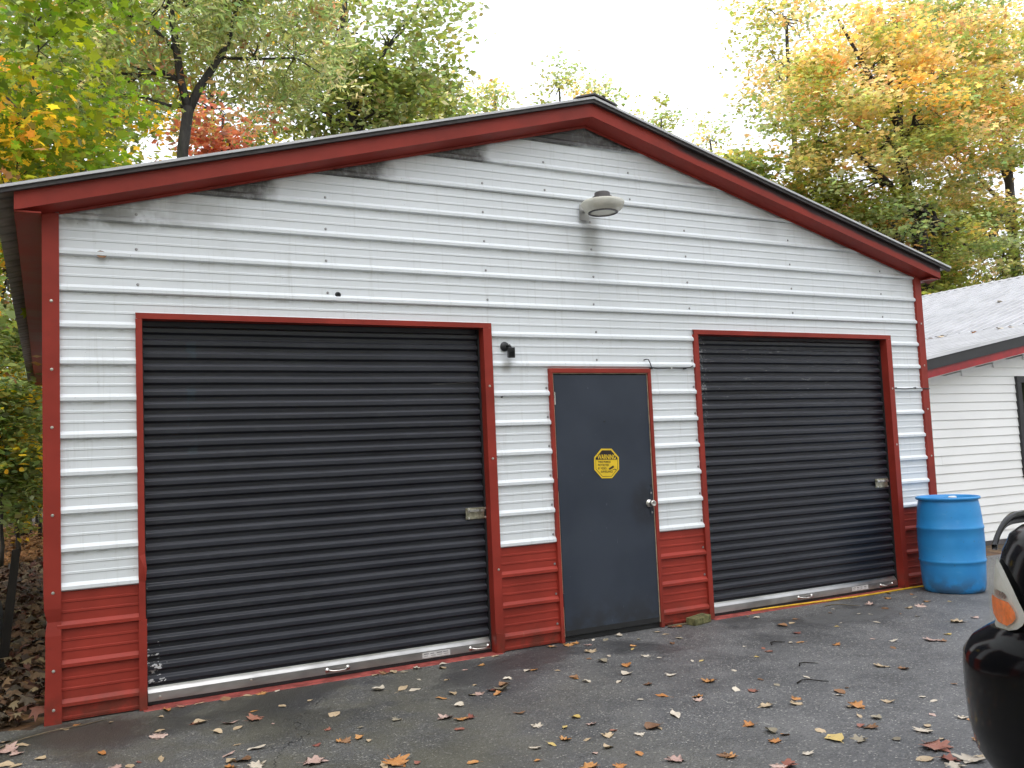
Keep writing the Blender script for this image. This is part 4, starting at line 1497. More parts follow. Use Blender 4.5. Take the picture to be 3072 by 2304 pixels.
def lobed(rng, c, r, n, hollow=0.45):
    """points in an ellipsoid, thinner in the middle"""
    d_ = rng.normal(0, 1, (n, 3))
    d_ /= np.linalg.norm(d_, axis=1, keepdims=True)
    rad = hollow + (1 - hollow) * rng.uniform(0, 1, (n, 1)) ** 0.6
    return np.array(c) + d_ * rad * np.array(r)


def tree(label, base, trunk_r, crowns, palette, leaf, seed, trunk_path=None, limbs=None, tmpl='diam', flat=0.4, clump=0.8, per=90, tilt=0.75, droop=0.3, group=None, bark='bark', name='tree', nsub=5, twig=True, taper=0.72):
    """crowns: list of (centre, radii, number of clumps); palette(p, rng, zrel) -> colour of a clump"""
    rng = np.random.default_rng(seed)
    t = thing(name, base, label, 'shrub' if name == 'shrub' else 'tree', group)
    w = MB()
    c0 = np.array(crowns[0][0], float)
    if trunk_path is None:
        top = c0 + np.array([0, 0, crowns[0][1][2] * 0.35])
        trunk_path = curve(base, top, 0, 8, rng, trunk_r * 0.5)
    nseg = len(trunk_path)
    radii = [trunk_r * (1.25 if i == 0 else 1 - taper * i / (nseg - 1)) for i in range(nseg)]
    w.tube(trunk_path, radii, 9)
    limb_pts = [np.array(p) for p in trunk_path[nseg // 2:]]
    limb_rad = radii[nseg // 2:]
    for path, ra, rb in (limbs or []):
        n_ = len(path)
        rr = [ra + (rb - ra) * i / (n_ - 1) for i in range(n_)]
        w.tube(path, rr, 8)
        limb_pts += [np.array(p) for p in path[1:]]
        limb_rad += rr[1:]
    cen, cols = [], []
    for c, r_, ncl in crowns:
        c, r_ = np.array(c, float), np.array(r_, float)
        anchors = lobed(rng, c, r_, ncl)
        nl = max(3, ncl // nsub)
        heads = lobed(rng, c, r_ * 0.62, nl, 0.2)
        hp = []
        for hd in heads:
            lp = np.array(limb_pts)
            dd = np.linalg.norm(lp - hd, axis=1) + 0.8 * np.maximum(0, lp[:, 2] - hd[2])
            j = int(np.argmin(dd))
            ra = max(0.012, min(limb_rad[j] * 0.6, trunk_r * 0.33))
            path = curve(lp[j], hd, 0.06 * np.linalg.norm(hd - lp[j]), 5, rng, 0.05 * np.linalg.norm(hd - lp[j]))
            w.tube(path, [ra * (1 - 0.6 * i / 4) for i in range(5)], 6, False)
            for i, p in enumerate(path[1:]):
                hp.append((p, ra * (1 - 0.6 * (i + 1) / 4)))
        hpp = np.array([p for p, _ in hp])
        for a in anchors:
            j = int(np.argmin(np.linalg.norm(hpp - a, axis=1)))
            ln = np.linalg.norm(hpp[j] - a)
            if twig:
                path = curve(hpp[j], a, 0.03 * ln, 4, rng, 0.04 * ln)
                ra = max(0.006, hp[j][1] * 0.45)
                w.tube(path, [ra, ra * 0.75, ra * 0.5, ra * 0.25], 4, False)
            zrel = (a[2] - (c[2] - r_[2])) / (2 * r_[2])
            base_col = np.array(palette(a, rng, zrel))
            nl_ = int(per * rng.uniform(0.5, 1.5))
            # leaves sit in a flat spray around the twig's outer half
            tdir = (a - hpp[j]) / (ln + 1e-6)
            q = np.clip(rng.normal(0, 1, (nl_, 3)), -1.9, 1.9) * np.array([clump, clump, clump * flat]) * rng.uniform(0.6, 1.25)
            q += a + tdir * rng.uniform(-0.6, 0.35, (nl_, 1)) * clump
            cen.append(q)
            jit = rng.normal(1.0, 0.20, (nl_, 1)) * (1 + rng.normal(0, 0.09, (nl_, 3)))
            cols.append(np.clip(base_col * np.clip(jit, 0.45, 1.7), 0.004, 0.8))
    cen, cols = np.concatenate(cen), np.concatenate(cols)
    size = leaf * np.clip(rng.normal(1, 0.30, len(cen)), 0.4, 1.8)
    tm, fc = {'maple': (MAPLE, MAPLE_F), 'oval': (OVAL, OVAL_F), 'diam': (DIAM, DIAM_F), 'lance': (LANCE, DIAM_F)}[tmpl]
    w.build('trunk', M[bark], t, True)
    link('crown', leaf_mesh('crown', cen, size, cols, tm, fc, rng, tilt, droop), t)
    return t


def pick(rng, *opts):
    """weighted colour choice"""
    w = np.array([o[0] for o in opts], float)
    i = rng.choice(len(opts), p=w / w.sum())
    return np.array(opts[i][1])


def blend(a, b, t):
    return np.array(a) * (1 - t) + np.array(b) * t


# near maple hanging in from the left, branches drooping over the eave
def pal_near(p, rng, z):
    if p[0] > -0.5 and p[2] > 4.9:
        return pick(rng, (5, (0.13, 0.20, 0.016)), (2, (0.26, 0.29, 0.02)), (0.7, YELLOW), (0.4, RUST))
    return pick(rng, (4.2, (0.13, 0.19, 0.016)), (2.4, (0.27, 0.28, 0.02)), (2.2, YELLOW), (0.8, (0.62, 0.33, 0.04)), (0.8, RUST))


tree('near maple with yellow and green leaves hanging in at the left edge', (-3.4, 3.6, 0), 0.22,
     [((-1.25, 4.0, 6.3), (2.3, 1.9, 2.2), 105), ((-0.35, 4.3, 4.55), (1.25, 1.6, 0.95), 60), ((-1.9, 4.6, 4.0), (1.6, 1.6, 1.3), 34)], pal_near, 0.086, 11,
     trunk_path=[(-3.4, 3.6, 0), (-3.35, 3.65, 1.5), (-3.2, 3.7, 3.0), (-3.0, 3.8, 4.6), (-2.6, 3.9, 6.2), (-2.2, 4.0, 7.8)],
     limbs=[([(-3.15, 3.7, 3.6), (-2.3, 3.9, 4.9), (-1.3, 4.1, 5.4), (-0.2, 4.3, 5.1), (0.7, 4.4, 4.6)], 0.06, 0.012), ([(-3.0, 3.8, 4.6), (-1.9, 3.7, 6.1), (-0.8, 3.8, 6.9), (0.2, 4.0, 6.8)], 0.06, 0.012), ([(-3.2, 3.7, 3.0), (-2.2, 4.0, 3.9), (-1.2, 4.3, 4.4), (-0.3, 4.6, 4.2)], 0.05, 0.01)],
     tmpl='maple', flat=0.30, clump=0.34, per=66, tilt=0.85, droop=0.55, bark='bark_dark')


# forked tree behind the roof with pale hanging leaflets
def pal_pale(p, rng, z):
    return pick(rng, (4, PALE), (2.4, blend(GREEN, PALE, 0.5)), (1.8, STRAW), (0.8, YGREEN), (0.5, RUST))


tree('forked dark trunk tree with pale drooping leaves behind the left roof slope', (2.5, 15.0, 0), 0.14,
     [((2.6, 15.2, 12.6), (2.1, 2.0, 2.4), 95), ((5.0, 15.4, 12.0), (1.9, 1.8, 1.9), 85), ((3.6, 15.6, 14.2), (2.4, 2, 1.6), 60), ((1.2, 15.8, 10.6), (1.3, 1.2, 1.2), 30)], pal_pale, 0.20, 21,
     trunk_path=[(2.35, 15, 0), (2.45, 15, 3), (2.62, 15, 6), (2.70, 15, 7.8), (2.74, 15, 8.7), (2.88, 15, 9.7)],
     limbs=[([(2.88, 15, 9.62), (2.72, 15, 10.3), (2.62, 15, 11.2), (2.50, 15, 12.2), (2.3, 15, 13.6), (2.2, 15, 15)], 0.105, 0.045), ([(2.88, 15, 9.6), (3.12, 15, 10.2), (3.45, 15, 10.75), (3.75, 15, 11.3), (4.1, 15, 12.5), (4.5, 15, 14.2)], 0.105, 0.045), ([(2.62, 15, 11.0), (2.1, 15, 11.5), (1.5, 15, 11.7), (0.9, 15, 12.2)], 0.05, 0.015), ([(3.6, 15, 11.0), (4.4, 15, 11.1), (5.4, 15, 11.3), (6.0, 15, 11.0)], 0.045, 0.012)],
     tmpl='lance', flat=0.75, clump=0.40, per=78, tilt=0.95, droop=0.9, bark='bark_dark', taper=0.12)


def pal_red(p, rng, z):
    return pick(rng, (4, blend(REDL, STRAW, 0.18)), (1.5, blend(REDL, RUST, 0.6)), (2.0, blend(REDL, PALE, 0.6)))


tree('small red-leaved maple behind the roof beside the forked trunk', (4.9, 21.0, 0), 0.12,
     [((4.7, 21.0, 11.5), (1.7, 1.2, 1.25), 26), ((3.9, 21.2, 10.6), (1.1, 1.0, 0.8), 10)], pal_red, 0.20, 31, tmpl='diam', flat=0.5, clump=0.36, per=36, bark='bark_dark')


def pal_green(p, rng, z):
    return pick(rng, (4, blend(GREEN, YGREEN, 0.45)), (1, GREEN), (3, blend(PALE, GREEN, 0.25)), (0.9 + 2 * z, YGREEN), (0.6, STRAW))


tree('tall green tree behind the middle of the left roof slope', (8.6, 20.0, 0), 0.24,
     [((9.4, 20.2, 15.2), (2.9, 2.4, 3.0), 105), ((8.3, 20.0, 12.4), (1.9, 1.8, 1.6), 66), ((10.7, 20.4, 12.6), (1.5, 1.5, 1.6), 50)], pal_green, 0.19, 41,
     trunk_path=[(8.5, 20, 0), (8.55, 20, 4), (8.5, 20, 8), (8.52, 20, 11.5), (8.2, 20, 13.0), (8.1, 20, 14.5), (8.4, 20, 16.4)],
     limbs=[([(8.45, 20, 12.0), (8.9, 20, 13.2), (9.6, 20, 14.4), (10.4, 20, 15.4)], 0.10, 0.03), ([(8.2, 20, 13.4), (7.5, 20, 14.4), (6.9, 20, 15.4)], 0.08, 0.03), ([(8.5, 20, 12.2), (9.3, 20, 12.9), (10.2, 20.2, 12.8)], 0.06, 0.02)],
     tmpl='diam', flat=0.5, clump=0.48, per=62, bark='bark_dark')

# sparse distant crowns above the ridge
def pal_far(p, rng, z):
    return pick(rng, (3, blend(PALE, GREEN, 0.3)), (2, YGREEN), (1, STRAW), (0.6, GOLD))


for i, (x, y, z, rx, rz_, n_, lab) in enumerate(((13.6, 26, 14.2, 1.6, 2.0, 40, 'green-gold tree filling in right of the tall green tree'),
                                                 (17.9, 34, 18.9, 1.9, 1.9, 34, 'distant round-topped tree left of the garage ridge'),
                                                 (21.6, 36, 19.9, 1.2, 2.0, 14, 'thin wispy distant treetop left of the ridge cap'),
                                                 (28.2, 40, 23.2, 1.8, 2.4, 24, 'loose distant treetop just left of the ridge cap'),
                                                 (31.4, 40, 22.8, 1.7, 2.6, 32, 'distant pale treetop directly over the ridge cap'),
                                                 (35.9, 40, 22.0, 1.3, 2.2, 18, 'small ragged distant treetop right of the ridge cap'),
                                                 (39.9, 40, 21.2, 1.6, 2.0, 18, 'lowest distant treetop beside the orange maples'))):
    tree(lab, (x, y, 0), 0.2, [((x, y, z), (rx, rx, rz_), n_), ((x, y, z - 4.6), (rx * 1.5, rx * 1.4, 3.4), 26)], pal_far, 0.24, 50 + i, tmpl='diam', flat=0.7, clump=0.50, per=34, group='distant treetops above the garage roof')


# the big maples on the right
def pal_orange(p, rng, z):
    g = np.clip((p[2] - 8.0) / 4.0, 0, 1)
    if rng.uniform() < 0.10 + 0.50 * g:
        return pick(rng, (3, blend(ORANGE, STRAW, 0.5)), (2.2, GOLD), (3.4, blend(GOLD, STRAW, 0.55)), (0.8, ORANGE), (2, blend(YGREEN, STRAW, 0.5)))
    return pick(rng, (3, blend(GREEN, YGREEN, 0.55)), (3.0, YGREEN), (2.8, blend(GREEN, PALE, 0.65)), (0.7, GOLD))


RG = 'maples turning colour behind the house'
tree('big orange and gold maple with a dark trunk behind the house roof', (25.5, 13.5, 0), 0.30,
     [((23.3, 13.5, 11.4), (3.3, 3.0, 3.6), 130), ((27.6, 14.0, 13.2), (3.8, 3.0, 4.0), 130), ((25.5, 13.5, 7.6), (3.8, 2.4, 1.9), 80)], pal_orange, 0.135, 61,
     trunk_path=[(25.9, 13.5, 0), (25.8, 13.5, 4), (25.7, 13.5, 7), (25.3, 13.5, 9.0), (24.9, 13.5, 10.8), (25.2, 13.5, 13.5), (25.2, 13.5, 15.5)],
     limbs=[([(25.5, 13.5, 8.2), (24.2, 13.4, 9.6), (22.6, 13.3, 10.4), (21.0, 13.3, 10.6)], 0.13, 0.03), ([(25.0, 13.5, 10.4), (26.4, 13.5, 12.0), (27.6, 13.6, 13.8)], 0.14, 0.04), ([(25.1, 13.5, 11.5), (23.6, 13.5, 13.4), (22.4, 13.5, 15.0)], 0.12, 0.03)],
     tmpl='maple', flat=0.24, clump=0.50, per=140, tilt=0.55, droop=0.35, bark='bark_dark', group=RG)
tree('taller orange maple behind, leaning over the right end of the house', (31.8, 15.5, 0), 0.28,
     [((32.0, 16.0, 14.5), (4.2, 3.2, 4.6), 150), ((30.8, 15.5, 8.4), (3.8, 2.6, 2.6), 100)], pal_orange, 0.145, 62,
     trunk_path=[(33.2, 15.3, 0), (33.3, 15.3, 5), (33.4, 15.3, 10), (33.5, 15.3, 14), (33.6, 15.3, 17)],
     tmpl='maple', flat=0.24, clump=0.55, per=125, tilt=0.55, droop=0.35, bark='bark', group=RG)


def pal_lowgreen(p, rng, z):
    return pick(rng, (4, blend(GREEN, PALE, 0.45)), (2, blend(GREEN, YGREEN, 0.5)), (2.2, YGREEN), (1.0, GOLD), (0.3, ORANGE))


tree('shorter greenish maple at the left end of the orange maples', (21.6, 16.5, 0), 0.2,
     [((20.9, 16.5, 9.0), (2.6, 2.0, 2.4), 95), ((22.6, 16.0, 7.2), (2.5, 2.0, 1.8), 60)], pal_lowgreen, 0.165, 63, tmpl='maple', flat=0.28, clump=0.55, per=95, tilt=0.6, bark='bark_dark', group=RG)
tree('slim green maple in front of the orange crowns', (24.0, 15.5, 0), 0.13,
     [((23.8, 15.4, 7.9), (2.4, 1.6, 2.2), 70), ((26.8, 15.0, 6.4), (2.6, 1.6, 1.8), 60)], pal_lowgreen, 0.165, 64,
     trunk_path=[(24.6, 15.5, 0), (24.6, 15.5, 4), (24.5, 15.5, 7.0), (24.2, 15.5, 9.0), (23.9, 15.5, 10.5)], tmpl='maple', flat=0.26, clump=0.55, per=90, tilt=0.6, bark='bark_dark', group=RG)
tree('tall half-bare orange maple rising at the left edge of the right group', (27.5, 20.0, 0), 0.22,
     [((27.0, 20.0, 17.4), (2.4, 2.2, 3.6), 80)], pal_orange, 0.18, 65, tmpl='diam', flat=0.4, clump=0.6, per=55, tilt=0.7, bark='bark_dark', group=RG)


def pal_shrub(p, rng, z):
    return pick(rng, (3, YGREEN), (3, blend(GREEN, YGREEN, 0.5)), (1.4, GOLD), (0.7, GREEN))


for i, (x, y, lab) in enumerate(((18.6, 12.4, 'yellow-green shrub behind the house ridge nearest the garage'), (21.6, 12.0, 'yellow-green shrub behind the house ridge below the dark trunk'), (25.0, 12.2, 'yellow-green shrub behind the right end of the house ridge'))):
    tree(lab, (x, y, 0), 0.07, [((x, y, 4.3), (1.9, 1.1, 1.8), 66)], pal_shrub, 0.16, 70 + i, tmpl='maple', flat=0.3, clump=0.42, per=80, tilt=0.55, name='shrub', group='shrubs behind the house ridge')


# the wood on the left, behind and beside the garage
def pal_wood(p, rng, z):
    return pick(rng, (3, GREEN), (3, blend(GREEN, YGREEN, 0.4)), (2, YGREEN), (1.1, YELLOW), (0.6, RUST), (1.2, blend(PALE, GREEN, 0.5)))


WG = 'trees of the wood left of the garage'
for i, (x, y, h, rr, lab) in enumerate(((-3.2, 13.0, 8.6, 2.6, 'green and yellow tree in the wood, hidden behind the near maple'), (-0.9, 18.0, 10.5, 2.7, 'leafy tree with a bare lower trunk left behind the garage'),
                                        (0.6, 22.0, 13.5, 3.0, 'tall mixed green tree behind the forked trunk'), (5.4, 27.0, 15.6, 3.4, 'back row tree showing between the forked and the tall green tree'), (-3.6, 24.0, 13.0, 4.0, 'large back row tree at the far left edge'), (2.4, 29, 17.5, 4.0, 'tallest back row tree above the forked trunk'))):
    tree(lab, (x + 0.35 if i == 1 else x, y, 0), 0.16, [((x, y, h), (rr, rr * 0.8, rr * 1.05), 75), ((x - .3, y + .4, h * 0.55), (rr * 0.85, rr * 0.7, h * 0.22), 40)], pal_wood, 0.20, 80 + i, tmpl='diam', flat=0.45, clump=0.55, per=70, group=WG, bark='bark')


for i, (x, y, h, rx, rz_, n_, lab) in enumerate(((-2.6, 2.0, 2.6, 1.1, 2.2, 70, 'unseen dense young tree just outside the left edge, beside the front corner'), (-2.3, 5.6, 3.0, 1.2, 2.6, 80, 'unseen dense young tree just outside the left edge, beside the log'))):
    tree(lab, (x, y, 0), 0.07, [((x, y, h), (rx, 1.6, rz_), n_)], pal_wood, 0.16, 120 + i, tmpl='diam', flat=0.5, clump=0.42, per=60, group='unseen young trees added at the edge of the wood')  # out-of-view young trees, added to shade the ground along the left wall


for i, (x, y, h, lab) in enumerate(((-13, -9, 7.5, 'unseen tall tree across the yard, far left behind the viewpoint'), (-7.5, -16, 8.5, 'unseen tall tree across the yard, left behind the viewpoint'), (0.5, -19, 8.0, 'unseen tall tree across the yard, straight behind the viewpoint'),
                                    (8.5, -18, 8.8, 'unseen tall tree across the yard, right behind the viewpoint'), (16, -15, 8.2, 'unseen tall tree across the yard, behind the parked car'), (29, -9, 7.6, 'unseen tall tree at the right end of the yard'), (-10, 0.5, 7.5, 'unseen tall tree of the wood left of the yard'))):
    tree(lab, (x, y, 0), 0.25, [((x, y, h), (4.6, 4.0, 5.4), 90), ((x + 1, y, 2.6), (4.2, 2.6, 1.8), 40)], pal_wood, 0.36, 140 + i, tmpl='diam', flat=0.5, clump=1.0, per=45, group='unseen trees added around the yard', twig=False)  # unseen rest of the wood, added to dim the facade and darken reflections


def pal_under(p, rng, z):
    return pick(rng, (3, blend(GREEN, YGREEN, 0.3)), (3, blend(GREEN, PALE, 0.5)), (1.0, GREEN), (1.8, YGREEN), (0.7, YELLOW))


for i, (x, y, z, rx, rz_, n_, lab) in enumerate(((-0.72, 10.4, 2.0, 0.34, 1.15, 90, 'leafy shrub beside the garage left wall, nearest one'), (-0.55, 13.4, 2.9, 0.62, 1.9, 85, 'tall shrub just past the back corner of the garage left wall'),
                                                 (-1.6, 12.5, 3.2, 0.7, 2.2, 60, 'shrub at the left edge behind the dark stake'), (-0.2, 16.5, 3.0, 1.0, 2.2, 90, 'shrub with yellowing leaves behind the back corner of the garage'), (-1.5, 18.5, 4.2, 1.3, 3.0, 80, 'big shrub deep in the wood at the left edge'), (-0.3, 22.5, 5.0, 1.8, 3.4, 90, 'farthest tall shrub seen past the left wall'), (-0.95, 15.2, 1.35, 0.75, 0.95, 70, 'low green shrub over the leaf litter at the left edge'), (-0.52, 12.9, 1.35, 0.36, 1.0, 80, 'low leafy bush tucked against the back end of the left wall'), (0.1, 18.8, 1.6, 0.9, 1.2, 70, 'low green shrub right behind the garage back corner'), (-1.0, 24.5, 1.9, 2.2, 1.8, 110, 'wide low thicket closing off the view past the left wall'))):
    tree(lab, (x, y, 0), 0.035, [((x, y, z), (rx, rx, rz_), n_)], pal_under, 0.115 if y < 15.5 else 0.15, 90 + i, tmpl='oval', flat=0.4, clump=0.26 if y < 15 else 0.4, per=44, tilt=0.6, name='shrub', group='understorey shrubs left of the garage')

# dark leaning stake and log by the left wall
st = MB()
st.prism_y([(-0.034, 0), (0.034, 0), (0.031, 0.94), (0.018, 0.965), (-0.028, 0.95)], -0.02, 0.02)
o = st.build('stake', M['wood_dark'], None, bevel=0.004)
o.location = (-0.385, 2.0, -0.05)
o.rotation_euler = (0, R(6), 0)
tag(o, 'dark weathered stake leaning beside the left corner of the garage', 'stake')
lg = MB().tube([(-1.6, 2.35, 0.28), (-1.0, 2.3, 0.30), (-0.62, 2.25, 0.30), (-0.42, 2.22, 0.29)], [0.26, 0.25, 0.24, 0.20], 14)
tag(lg.build('log', M['wood_dark'], None, True), 'black rotten log lying at the left edge behind the dark stake', 'log')

# ------------------------------------------------------------------ leaf litter along the left wall and under the wood
rng = np.random.default_rng(5)
n = 7000
px = rng.uniform(-2.6, -0.11, n)
py = 0.05 + 22 * rng.uniform(0, 1, n) ** 1.35
keep = ~((py < 0.25) & (px < -0.55))
px, py = px[keep], py[keep]
n = len(px)
pz = np.abs(rng.normal(0.01, 0.035, n)) + 0.012 + 0.05 * np.exp(-((px + 0.2) / 0.25) ** 2)
pal = np.array([(0.15, 0.075, 0.035), (0.09, 0.05, 0.03), (0.22, 0.13, 0.065), (0.17, 0.055, 0.03), (0.26, 0.19, 0.10), (0.12, 0.09, 0.06)])
cc = pal[rng.integers(0, len(pal), n)] * rng.uniform(0.35, 0.85, (n, 1))
farl = (py > 10.5)[:, None]
cc = np.where(farl, np.array([0.42, 0.20, 0.075]) * rng.uniform(0.5, 1.3, (n, 1)), cc)  # far orange litter, its colour raised to look like a sunlit opening
me = leaf_mesh('leaf_litter', np.stack([px, py, pz], 1), rng.uniform(0.06, 0.125, n), cc, MAPLE, MAPLE_F, rng, 0.45, 0.05, 0.9)
me.materials.clear()
t = NT('dry leaf litter')
at = t.node('ShaderNodeAttribute', attribute_name='leafcol')
t.done(at.outputs['Color'], 0.7)
me.materials.append(t.m)
stuff(link('leaf_litter', me), 'brown leaf litter along the left side of the garage', 'leaf litter')

# ------------------------------------------------------------------ fallen leaves on the asphalt, each its own thing
FM = {
    't': ('pale tan', mat_fallen('tan leaf', (0.38, 0.28, 0.17), (0.52, 0.40, 0.26))),
    'p': ('pale pinkish', mat_fallen('pink leaf', (0.42, 0.27, 0.23), (0.52, 0.38, 0.32))),
    'w': ('whitish', mat_fallen('pale leaf', (0.50, 0.43, 0.34), (0.62, 0.55, 0.45))),
    'o': ('orange', mat_fallen('orange leaf', (0.40, 0.16, 0.045), (0.52, 0.27, 0.10))),
    'y': ('yellow', mat_fallen('yellow leaf', (0.50, 0.35, 0.10), (0.58, 0.44, 0.18))),
    'r': ('red', mat_fallen('red leaf', (0.22, 0.065, 0.05), (0.33, 0.15, 0.10))),
    'b': ('brown', mat_fallen('brown leaf', (0.14, 0.07, 0.035), (0.30, 0.16, 0.08))),
    'g': ('grey-brown', mat_fallen('grey leaf', (0.20, 0.17, 0.12), (0.30, 0.26, 0.19))),
}
LEAF_SHAPES = {'m': ('maple leaf', []), 'e': ('narrow leaf', []), 'v': ('oval leaf', []), 'c': ('curled leaf', [])}


def fallen_mesh(kind, rng):
    """unit-length leaf lying in xy, along x, with real curl and thickness-free double sided blade"""
    if kind == 'm':
        outline = [(0, 0), (0.10, 0.16), (0.02, 0.46), (0.22, 0.30), (0.30, 0.58), (0.42, 0.60), (0.52, 0.34), (0.72, 0.40), (0.66, 0.22), (1.02, 0.0)]
        fold, cx_, cy_ = 0.25, 0.35, 0.45
    elif kind == 'e':
        outline = [(0, 0), (0.12, 0.09), (0.32, 0.17), (0.55, 0.19), (0.78, 0.12), (1.0, 0.0)]
        fold, cx_, cy_ = 0.5, 0.35, 0.9
    elif kind == 'v':
        outline = [(0, 0), (0.12, 0.18), (0.32, 0.31), (0.55, 0.33), (0.78, 0.23), (1.0, 0.0)]
        fold, cx_, cy_ = 0.35, 0.3, 0.5
    else:
        outline = [(0, 0), (0.10, 0.20), (0.30, 0.36), (0.52, 0.34), (0.74, 0.26), (0.95, 0.0)]
        fold, cx_, cy_ = 0.5, 1.1, 1.9
    outline = [(x + rng.normal(0, .015), y * rng.uniform(.85, 1.15)) for x, y in outline]
    a, b = rng.uniform(0.4, 1.2) * cx_, rng.uniform(0.5, 1.3) * cy_
    ph = rng.uniform(-1, 1)
    v, fc = [], []
    rows = []
    for x, y in outline:
        rows.append([(x, 0.0)] if abs(y) < 1e-3 else [(x, -y), (x, -y * .5), (x, 0.0), (x, y * .5), (x, y)])
    idx = []
    for row in rows:
        ii = []
        for x, y in row:
            z = a * 0.30 * (x - 0.5) ** 2 + b * 0.55 * y * y + fold * 0.18 * abs(y) + 0.12 * ph * y * (x - .3) + 0.03 * math.sin(9 * x + 7 * y + 5 * ph)
            ii.append(len(v))
            v.append([x - 0.5, y, z])
        idx.append(ii)
    for p, q in zip(idx, idx[1:]):
        if len(p) == 1 and len(q) == 5:
            fc += [(p[0], q[k + 1], q[k]) for k in range(4)]
        elif len(p) == 5 and len(q) == 1:
            fc += [(p[k], p[k + 1], q[0]) for k in range(4)]
        elif len(p) == 5:
            fc += [(p[k], p[k + 1], q[k + 1], q[k]) for k in range(4)]
    zmin = min(p[2] for p in v)
    # stalk
    o_ = len(v)
    v += [[-0.5, 0.012, 0.02 + zmin], [-0.5, -0.012, 0.02 + zmin], [-0.86, 0.05, zmin + .03], [-0.86, 0.07, zmin + .03]]
    fc.append((o_, o_ + 1, o_ + 2, o_ + 3))
    for p in v:
        p[2] -= zmin
    me_ = bpy.data.meshes.new('fallen_leaf')
    me_.from_pydata([tuple(p) for p in v], [], fc)
    me_.polygons.foreach_set('use_smooth', [True] * len(me_.polygons))
    me_.materials.append(FM['t'][1])
    return me_


lr = np.random.default_rng(12)
for kd in LEAF_SHAPES:
    for _ in range(7):
        LEAF_SHAPES[kd][1].append(fallen_mesh(kd, lr))


def zone(x, y):
    """where a leaf lies, told by what it lies beside"""
    d_ = Vector((x, y)) - Vector((CAM.x, CAM.y))
    depth = d_.x * math.sin(YAW) + d_.y * math.cos(YAW)
    if y > -0.16:
        row = 'tight against'
    elif y > -0.55:
        row = 'just out from'
    elif depth > 5.6:
        row = 'a step out from'
    elif depth > 4.75:
        row = 'midway out before'
    else:
        row = 'along the bottom edge before'
    for lim, what in ((0.0, 'the left corner post'), (0.47, 'the left red wainscot'), (1.3, 'the left door\'s left half'), (2.1, 'the left door\'s middle'), (2.96, 'the left door\'s right end'),
                      (3.47, 'the wainscot beside the entry door'), (4.42, 'the grey entry door'), (4.93, 'the mossy brick'), (6.1, 'the right door\'s left half'), (7.36, 'the right door\'s right half')):
        if x < lim:
            return row + ' ' + what
    return row + ' the blue drum'


def fallen(x, y, z, colour, shape, size, where=None, grp=None):
    big = 'tiny ' if size < 0.055 else 'large ' if size > 0.12 else ''
    cname, mat = FM[colour]
    sname, meshes = LEAF_SHAPES[shape]
    o = bpy.data.objects.new('fallen_leaf', meshes[int(lr.integers(0, len(meshes)))])
    COL.objects.link(o)
    o.material_slots[0].link = 'OBJECT'
    o.material_slots[0].material = mat
    o.location = (x, y, z)
    o.rotation_euler = (lr.normal(0, 0.10), lr.normal(0, 0.10), lr.uniform(0, 2 * math.pi))
    s = size * lr.uniform(0.9, 1.1)
    o.scale = (s, s * lr.uniform(0.85, 1.1), s * lr.uniform(0.8, 1.3))
    where = where or zone(x, y)
    tag(o, f'{big}{cname} fallen {sname} {where}', 'leaf', grp or f'{big}{cname} {sname[:-4]}leaves {where}')
    return o


